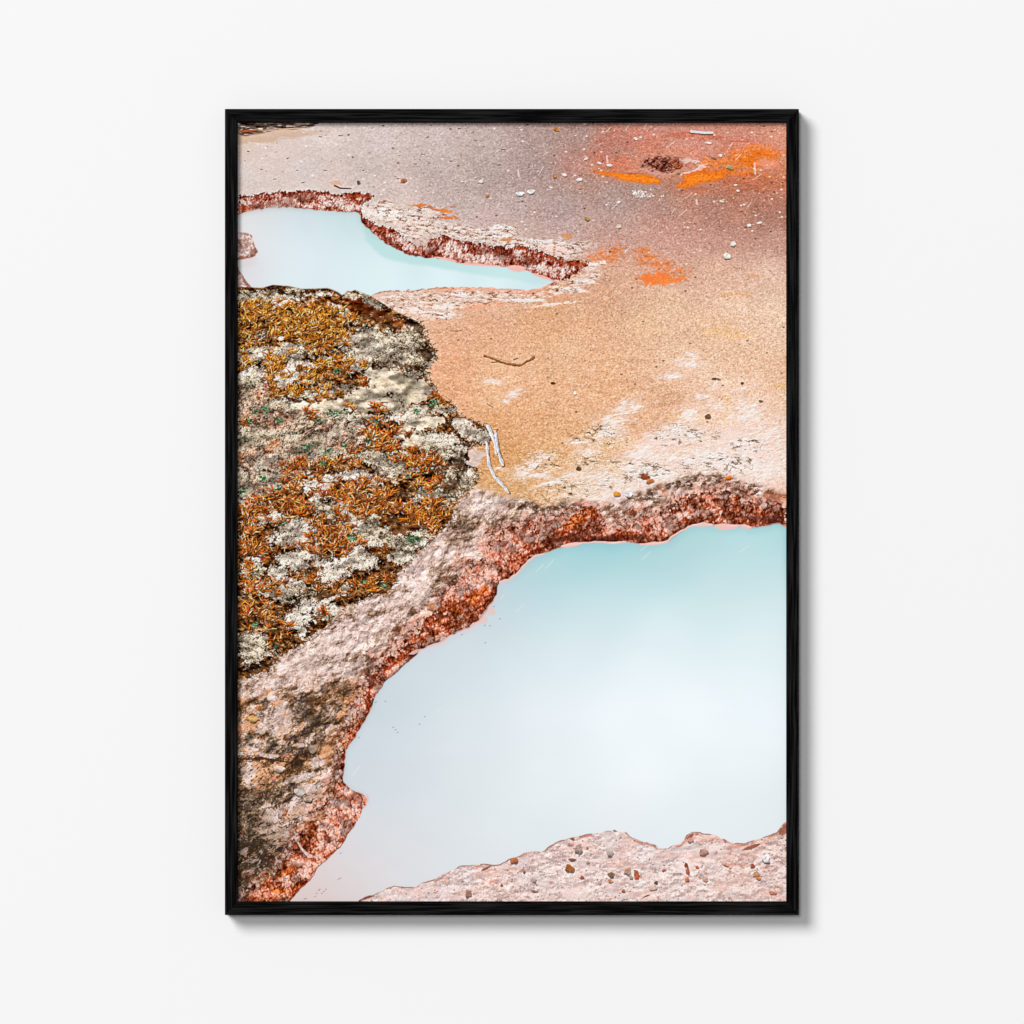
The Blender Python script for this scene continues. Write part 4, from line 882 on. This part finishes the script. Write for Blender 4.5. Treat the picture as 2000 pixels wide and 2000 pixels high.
    for x, y, w in ((842, 243, 2), (897, 250, 3), (924, 257, 2), (929, 273, 3), (976, 321, 3), (881, 314, 3), (1028, 402, 2.4), (1013, 394, 1.6), (953, 449, 3), (563, 308, 3.4), (635, 332, 3.4), (665, 264, 3.6), (625, 266, 3.4), (777, 348, 3), (812, 320, 3), (839, 318, 2.6), (537, 349, 4), (592, 356, 3.4), (709, 332, 2),
                    (581, 332, 1.6), (511, 330, 2), (485, 295, 2), (1358, 437, 2.6), (1407, 443, 3.4), (1449, 413, 2), (1410, 478, 1.6), (1034, 326, 2.4), (983, 291, 3.5), (835, 267, 2), (1153, 684, 1.6), (895, 664, 2.6), (1070, 737, 1.6), (906, 799, 3), (935, 823, 3), (1257, 628, 2), (1349, 671, 2), (1499, 689, 1.6), (1327, 850, 1.6)):
        w *= R.uniform(.6, 1.1)
        q = R.uniform(-.7, .7)
        stroke(img, [(x - w, y + q), (x + w, y - q)], R.uniform(.7, 1.3), R.uniform(.4, 1), hx('4a3833') + R.random() * .12, .8)
    for _ in range(170):
        x, y = R.uniform(480, 1530), R.uniform(250, 800)
        if (y > 370 and x < 1130 and y < 620) or (y > 540 and x < 900):
            continue
        w = R.uniform(.6, 1.5)
        stroke(img, [(x - w, y), (x + w, y + R.uniform(-.5, .5))], w * .6, w * .5, pick('f2e8e2', 'efe2d8', '5a453e', '6e5248', 'f6efe9'), .75)
    for _ in range(60):
        stroke(img, [(lambda x: (x, 376 + (x - 1236) * .14 + R.gauss(0, 3.5)))(1236 + abs(R.gauss(0, 22)))] * 2, R.uniform(.7, 1.6), .8, hx('f4ece8'), .8)
    stroke(img, [(1349, 257.5), (1362, 258.5), (1376, 261), (1391, 261)], 2.6, 2.2, hx('5a3a38'), .8)
    stroke(img, [(1350, 255.5), (1362, 256.5), (1376, 258), (1391, 258)], 2.6, 2.4, hx('d9cac8'))
    stroke(img, [(653, 362), (664, 367), (685, 368)], 1.8, 1.2, hx('4a3c32'))
    over(img, ss(blobs([(655, 356, 12, 5)], 4) + (F8 - .5), 0, .5) * .7, 'dfa586')
    # driftwood
    for o, c in ((1.6, '6e3a1e'), (0, 'a8683e')):
        stick(img, [(945, 694 + o), (957, 698 + o), (968, 702 + o), (980, 707 + o), (992, 710 + o), (1006, 712 + o), (1018, 713 + o)], 1.0, 1.7, hx(c))
        stick(img, [(1018, 713 + o), (1023, 710 + o), (1029, 705 + o), (1036, 703 + o), (1043, 697 + o)], 1.2, 2.2, hx(c))
    stroke(img, [(950, 694), (970, 700), (996, 707)], .9, .9, hx('c98e62'))
    stroke(img, [(1002, 704), (1020, 706), (1035, 698)], 2.4, 1.6, hx('e3bd9c'), .8)
    stroke(img, [(960, 708), (974, 707)], 1.2, .9, hx('8a5230'))
    stroke(img, [(1003, 703), (1012, 700)], 1.1, .9, hx('8a5230'))
    stroke(img, [(880, 646), (893, 647), (903, 644)], .9, .8, hx('a8603a'))
    stroke(img, [(951, 788), (963, 795)], .8, .8, hx('8a5230'))
    slab = ss(blobs([(932, 886, 19, 14), (930, 903, 18, 10)], 8) + (F8 - .5) * .9, 0, .25) * .9
    over(img, slab, 'd6bfb6')
    img += ((fbm(9, 6, seed=301, octs=3, gain=.8) - .5) * .34 * slab)[..., None]
    # bleached sticks
    for pts, w0, w1 in (([(953, 832), (960, 848), (966, 865), (969, 885)], 3.4, 2.6), ([(967, 842), (970, 862), (973, 882), (982, 908)], 2.4, 3.2), ([(951, 864), (952, 885), (955, 908), (965, 930), (980, 946), (993, 962)], 2.4, 3.0)):
        stroke(img, [(x + 2.2, y + 1.2) for x, y in pts], w0, w1, hx('7a5238'), .75)
        stick(img, pts, w0 * .9, w1 * .9, hx('e6e2e2'))
        stick(img, [(x + 1.2, y + .4) for x, y in pts], w0 * .3, w1 * .3, hx('b4aaaa'), .6, .6)
    stroke(img, [(463, 482), (463, 482)], 1, 1, hx('6a3a30'))
    stroke(img, [(462, 1482.5), (485, 1484), (512, 1481), (535, 1485), (563, 1490)], 1.5, 1.3, hx('5a2e24'))
    stroke(img, [(582, 1646), (590, 1660), (598, 1668), (605, 1673)], 1.8, 3.8, hx('d9b8ae'), .8)
    stroke(img, [(580, 1649), (589, 1663), (598, 1673)], .8, .8, hx('6a2a1c'), .7)
    for x, y in ((665, 1716), (661, 1718), (632, 1742), (628, 1746), (622, 1740), (636, 1738), (624, 1738), (618, 1746), (615, 1752), (598, 1756), (595, 1757), (753, 1370), (734, 1372), (777, 1431), (773, 1426), (768, 1421), (701, 1441), (830, 1400), (820, 1415), (665, 1667), (947, 1222), (957, 1223), (902, 1240), (948, 1255), (965, 1185), (977, 1209)):
        stroke(img, [(x - .9, y + .4), (x + .9, y - .5)], .8, .6, hx('6a5a5c'), .7)
    # snow streaks in the air of the picture
    fall = [(1302, 287, 1318, 275), (1339, 387, 1352, 376), (1311, 418, 1318, 407), (1325, 422, 1340, 410), (1461, 404, 1468, 395), (1470, 351, 1488, 339), (1426, 286, 1431, 278), (1437, 312, 1448, 300), (1185, 256, 1192, 248), (1222, 254, 1230, 240), (1258, 251, 1263, 241),
            (1061, 303, 1070, 296), (1053, 340, 1062, 325), (966, 300, 972, 292), (860, 262, 869, 255), (970, 405, 976, 396), (1220, 493, 1232, 481), (1262, 563, 1272, 551), (880, 460, 898, 446), (1448, 613, 1458, 600), (1048, 1116, 1062, 1103), (1066, 1111, 1081, 1093), (1008, 1196, 1024, 1180), (1252, 1075, 1266, 1064),
            (1254, 1093, 1272, 1077), (1446, 1078, 1462, 1066), (688, 1514, 703, 1497), (978, 1170, 985, 1161), (852, 1391, 860, 1384), (1112, 367, 1117, 361), (1195, 407, 1210, 395)]
    for a, b, c, d in fall:
        stroke(img, [(a, b), (c, d)], .75, .75, hx('f2eae8'), .5)
    for x, y, h in ((1475, 328, 10), (1013, 338, 5), (1186, 310, 6), (1361, 394, 4), (1455, 606, 3)):
        stroke(img, [(x - .8, y - h), (x + .8, y + h)], 1.8, 2.0, hx('f0dcd8'), .6)

    # printing: the crisp look of a sharpened photograph
    land = 1 - np.maximum(pmask, lkm * (1 - fm))
    wide = blur(blur(img[::3, ::3], 5), 3)
    wide = np.repeat(np.repeat(wide, 3, 0), 3, 1)[:H, :W]
    img += (img - blur(wide, 3)) * (.22 * land)[..., None]
    img += (img - blur(img, 3)) * (.7 * land)[..., None]
    return np.clip(img, 0, 1)


# ---- end of the picture ----
import bpy

scene = bpy.context.scene
S = 0.0005                                       # metres per unit
CZ = 1.5                                         # height of the picture's middle on the wall
GAP, DEPTH, RECESS = 0.003, 0.022, 0.006         # stand-off from the wall, frame depth, paper behind the frame's face
FRONT = -(GAP + DEPTH)
LEVEL = 0.921 / 0.82                             # light arriving on the wall's white


def px(u, v):
    return (u - 1000) * S, CZ - (v - 1000) * S


def mat(name):
    m = bpy.data.materials.new(name)
    m.use_nodes = True
    nt = m.node_tree
    return m, nt, nt.nodes['Principled BSDF']


def link_mesh(name, verts, faces, material, parent=None, smooth=False):
    me = bpy.data.meshes.new(name)
    me.from_pydata(verts, [], faces)
    me.materials.append(material)
    if smooth:
        me.polygons.foreach_set('use_smooth', [True] * len(me.polygons))
    me.update()
    o = bpy.data.objects.new(name, me)
    scene.collection.objects.link(o)
    o.parent = parent
    return o


# ---- wall ------------------------------------------------------------------
m, nt, b = mat('white_wall_paint')
b.inputs['Base Color'].default_value = (.82, .82, .82, 1)
b.inputs['Roughness'].default_value = .95
b.inputs['Specular IOR Level'].default_value = 0.0
tc = nt.nodes.new('ShaderNodeTexCoord')
nz = nt.nodes.new('ShaderNodeTexNoise')
nz.inputs['Scale'].default_value = 260
nz.inputs['Detail'].default_value = 4
bp = nt.nodes.new('ShaderNodeBump')
bp.inputs['Strength'].default_value = .02
bp.inputs['Distance'].default_value = .001
nt.links.new(tc.outputs['Object'], nz.inputs['Vector'])
nt.links.new(nz.outputs['Fac'], bp.inputs['Height'])
nt.links.new(bp.outputs['Normal'], b.inputs['Normal'])
w, t = 3.0, .12
wall = link_mesh('wall', [(-w, 0, -.2), (w, 0, -.2), (w, 0, 3.2), (-w, 0, 3.2), (-w, t, -.2), (w, t, -.2), (w, t, 3.2), (-w, t, 3.2)],
                 [(0, 1, 2, 3), (5, 4, 7, 6), (4, 0, 3, 7), (1, 5, 6, 2), (3, 2, 6, 7), (4, 5, 1, 0)], m)
wall['kind'] = 'structure'

# ---- frame -----------------------------------------------------------------
frame = bpy.data.objects.new('framed_print', None)
frame.location = (0, 0, px(0, 1787.3)[1])
frame.empty_display_size = .1
scene.collection.objects.link(frame)
frame['label'] = 'portrait landscape print of milky blue pools in a thin black wood frame on white wall'
frame['category'] = 'framed print'
FZ = frame.location.z


def wood(name, along):
    m, nt, b = mat(name)
    tc = nt.nodes.new('ShaderNodeTexCoord')
    mp = nt.nodes.new('ShaderNodeMapping')
    mp.inputs['Scale'].default_value = (16, 520, 520) if along == 'x' else (520, 520, 16)
    nz = nt.nodes.new('ShaderNodeTexNoise')
    nz.inputs['Scale'].default_value = 1.0
    nz.inputs['Detail'].default_value = 3
    nz.inputs['Distortion'].default_value = .4
    cr = nt.nodes.new('ShaderNodeValToRGB')
    e = cr.color_ramp.elements
    e[0].position, e[0].color = (.43), (.0003, .0003, .0004, 1)
    e[1].position, e[1].color = .64, (.0130, .0120, .0128, 1)
    bp = nt.nodes.new('ShaderNodeBump')
    bp.inputs['Strength'].default_value = .35
    bp.inputs['Distance'].default_value = .0004
    L = nt.links.new
    L(tc.outputs['Object'], mp.inputs['Vector'])
    L(mp.outputs['Vector'], nz.inputs['Vector'])
    L(nz.outputs['Fac'], cr.inputs['Fac'])
    L(cr.outputs['Color'], b.inputs['Base Color'])
    L(nz.outputs['Fac'], bp.inputs['Height'])
    L(bp.outputs['Normal'], b.inputs['Normal'])
    b.inputs['Roughness'].default_value = .55
    b.inputs['Specular IOR Level'].default_value = .02
    return m


OL, OT, OR, OB = 439.2, 212.7, 1560.4, 1787.3    # outer edges, in units
IL, IT, IR, IB = 463.6, 239.0, 1536.0, 1761.0    # sight edges


def rail(a, b, c, d, material):
    """one mitred moulding between outer corners a, b and inner corners c (by a), d (by b)"""
    r = .9                                        # eased edges, in units
    lap = 8 * S                                   # how far the back of the moulding runs behind the paper
    prof = [(0, 0 + GAP), (0, DEPTH + GAP - r * S), (r * .3, DEPTH + GAP - r * .3 * S), (r, DEPTH + GAP), (1e3 - r, DEPTH + GAP), (1e3 - r * .3, DEPTH + GAP - r * .3 * S),
            (1e3, DEPTH + GAP - r * S), (1e3, GAP)]
    wdt = math.hypot(c[0] - a[0], c[1] - a[1]) / math.sqrt(2)
    ax, ay = px(*a)
    bx, by = px(*b)
    cx, cy = px(*c)
    dx, dy = px(*d)
    ln = math.hypot(bx - ax, by - ay)
    ex, ey = (bx - ax) / ln * .00012, (by - ay) / ln * .00012      # hairline gap at the mitre
    vs, fs = [], []
    n = len(prof)
    for k, (p, q, rr, s2, sg) in enumerate(((ax, ay, cx, cy, 1), (bx, by, dx, dy, -1))):
        for u, v in prof:
            f = u / wdt if u < 500 else 1 - (1e3 - u) / wdt
            vs.append((p + (rr - p) * f + ex * sg, -v, q + (s2 - q) * f + ey * sg - FZ))
    for i in range(n):
        j = (i + 1) % n
        fs.append((i, j, n + j, n + i))
    fs.append(tuple(range(n))[::-1])
    fs.append(tuple(range(n, 2 * n)))
    o = link_mesh('rail', vs, fs, material, frame)
    import bmesh
    bm = bmesh.new()
    bm.from_mesh(o.data)
    bmesh.ops.recalc_face_normals(bm, faces=bm.faces)
    bm.to_mesh(o.data)
    bm.free()
    return o


wx_, wz_ = wood('black_wood_across', 'x'), wood('black_wood_upright', 'z')
rail((OL, OT), (OR, OT), (IL, IT), (IR, IT), wx_)
rail((OL, OB), (OR, OB), (IL, IB), (IR, IB), wx_)
rail((OL, OT), (OL, OB), (IL, IT), (IL, IB), wz_)
rail((OR, OT), (OR, OB), (IR, IT), (IR, IB), wz_)

# ---- the printed sheet -----------------------------------------------------
pic = paint()
yv = FRONT + RECESS
inset = 1.0                                      # the sheet fits just inside the moulding's lip
xs = (np.linspace(IL - .05, IR + .05, W) - 1000) * S
zs = CZ - (np.linspace(IT - .05, IB + .05, H) - 1000) * S - FZ
u = np.clip(np.round(np.linspace(IL, IR, W) - X0 - .5).astype(int), 0, W - 1)
v = np.clip(np.round(np.linspace(IT, IB, H) - Y0 - .5).astype(int), 0, H - 1)
pic = pic[v][:, u]
co = np.empty((H, W, 3), np.float32)
co[..., 0] = xs[None, :]
co[..., 1] = yv
co[..., 2] = zs[:, None]
idx = np.arange(H * W, dtype=np.int32).reshape(H, W)
quads = np.stack([idx[1:, :-1], idx[1:, 1:], idx[:-1, 1:], idx[:-1, :-1]], -1).reshape(-1, 4)
me = bpy.data.meshes.new('print')
me.vertices.add(H * W)
me.vertices.foreach_set('co', co.ravel())
me.loops.add(quads.size)
me.loops.foreach_set('vertex_index', quads.ravel())
me.polygons.add(len(quads))
me.polygons.foreach_set('loop_start', np.arange(0, quads.size, 4, dtype=np.int32))
me.update(calc_edges=True)
lin = np.where(pic <= .04045, pic / 12.92, ((pic + .055) / 1.055) ** 2.4) / (LEVEL * .955)
rgba = np.ones((H, W, 4), np.float32)
rgba[..., :3] = np.clip(lin, 0, .88)
me.attributes.new('ink', 'FLOAT_COLOR', 'POINT').data.foreach_set('color', rgba.ravel())
m, nt, b = mat('printed_paper')
at = nt.nodes.new('ShaderNodeAttribute')
at.attribute_name = 'ink'
nt.links.new(at.outputs['Color'], b.inputs['Base Color'])
b.inputs['Roughness'].default_value = 1.0
b.inputs['Specular IOR Level'].default_value = 0.0
me.materials.append(m)
sheet = bpy.data.objects.new('print', me)
scene.collection.objects.link(sheet)
sheet.parent = frame

# ---- light -----------------------------------------------------------------
wd = bpy.data.worlds.new('World')
scene.world = wd
wd.use_nodes = True
bg = wd.node_tree.nodes['Background']
bg.inputs['Color'].default_value = (1, 1, 1, 1)
bg.inputs['Strength'].default_value = .165
from mathutils import Vector


def lamp(name, direction, dist, size, power):
    l = bpy.data.lights.new(name, 'AREA')
    l.shape = 'DISK'
    l.size = size
    l.energy = power
    o = bpy.data.objects.new(name, l)
    d = Vector(direction).normalized()
    o.location = Vector((0, 0, CZ)) + d * dist
    o.rotation_euler = d.to_track_quat('Z', 'Y').to_euler()
    scene.collection.objects.link(o)


lamp('softbox_lamp', (-.62, -1, .62), 40, 17, 15000)
lamp('fill_lamp', (-.10, -1, .12), 40, 7, 4400)  # added frontal fill: lifts the frame's shadow, keeps the other edges clear

# ---- camera ----------------------------------------------------------------
cam = bpy.data.cameras.new('camera')
D = 6.0
cam.sensor_width = 36
cam.lens = 36 * (D + FRONT)
cam.clip_end = 200
co_ = bpy.data.objects.new('camera', cam)
co_.location = (0, -D, CZ)
co_.rotation_euler = (math.radians(90), 0, 0)
scene.collection.objects.link(co_)
scene.camera = co_

scene.view_settings.view_transform = 'Standard'
scene.view_settings.look = 'None'
scene.view_settings.exposure = 0
scene.view_settings.gamma = 1
scene.view_settings.use_curve_mapping = False
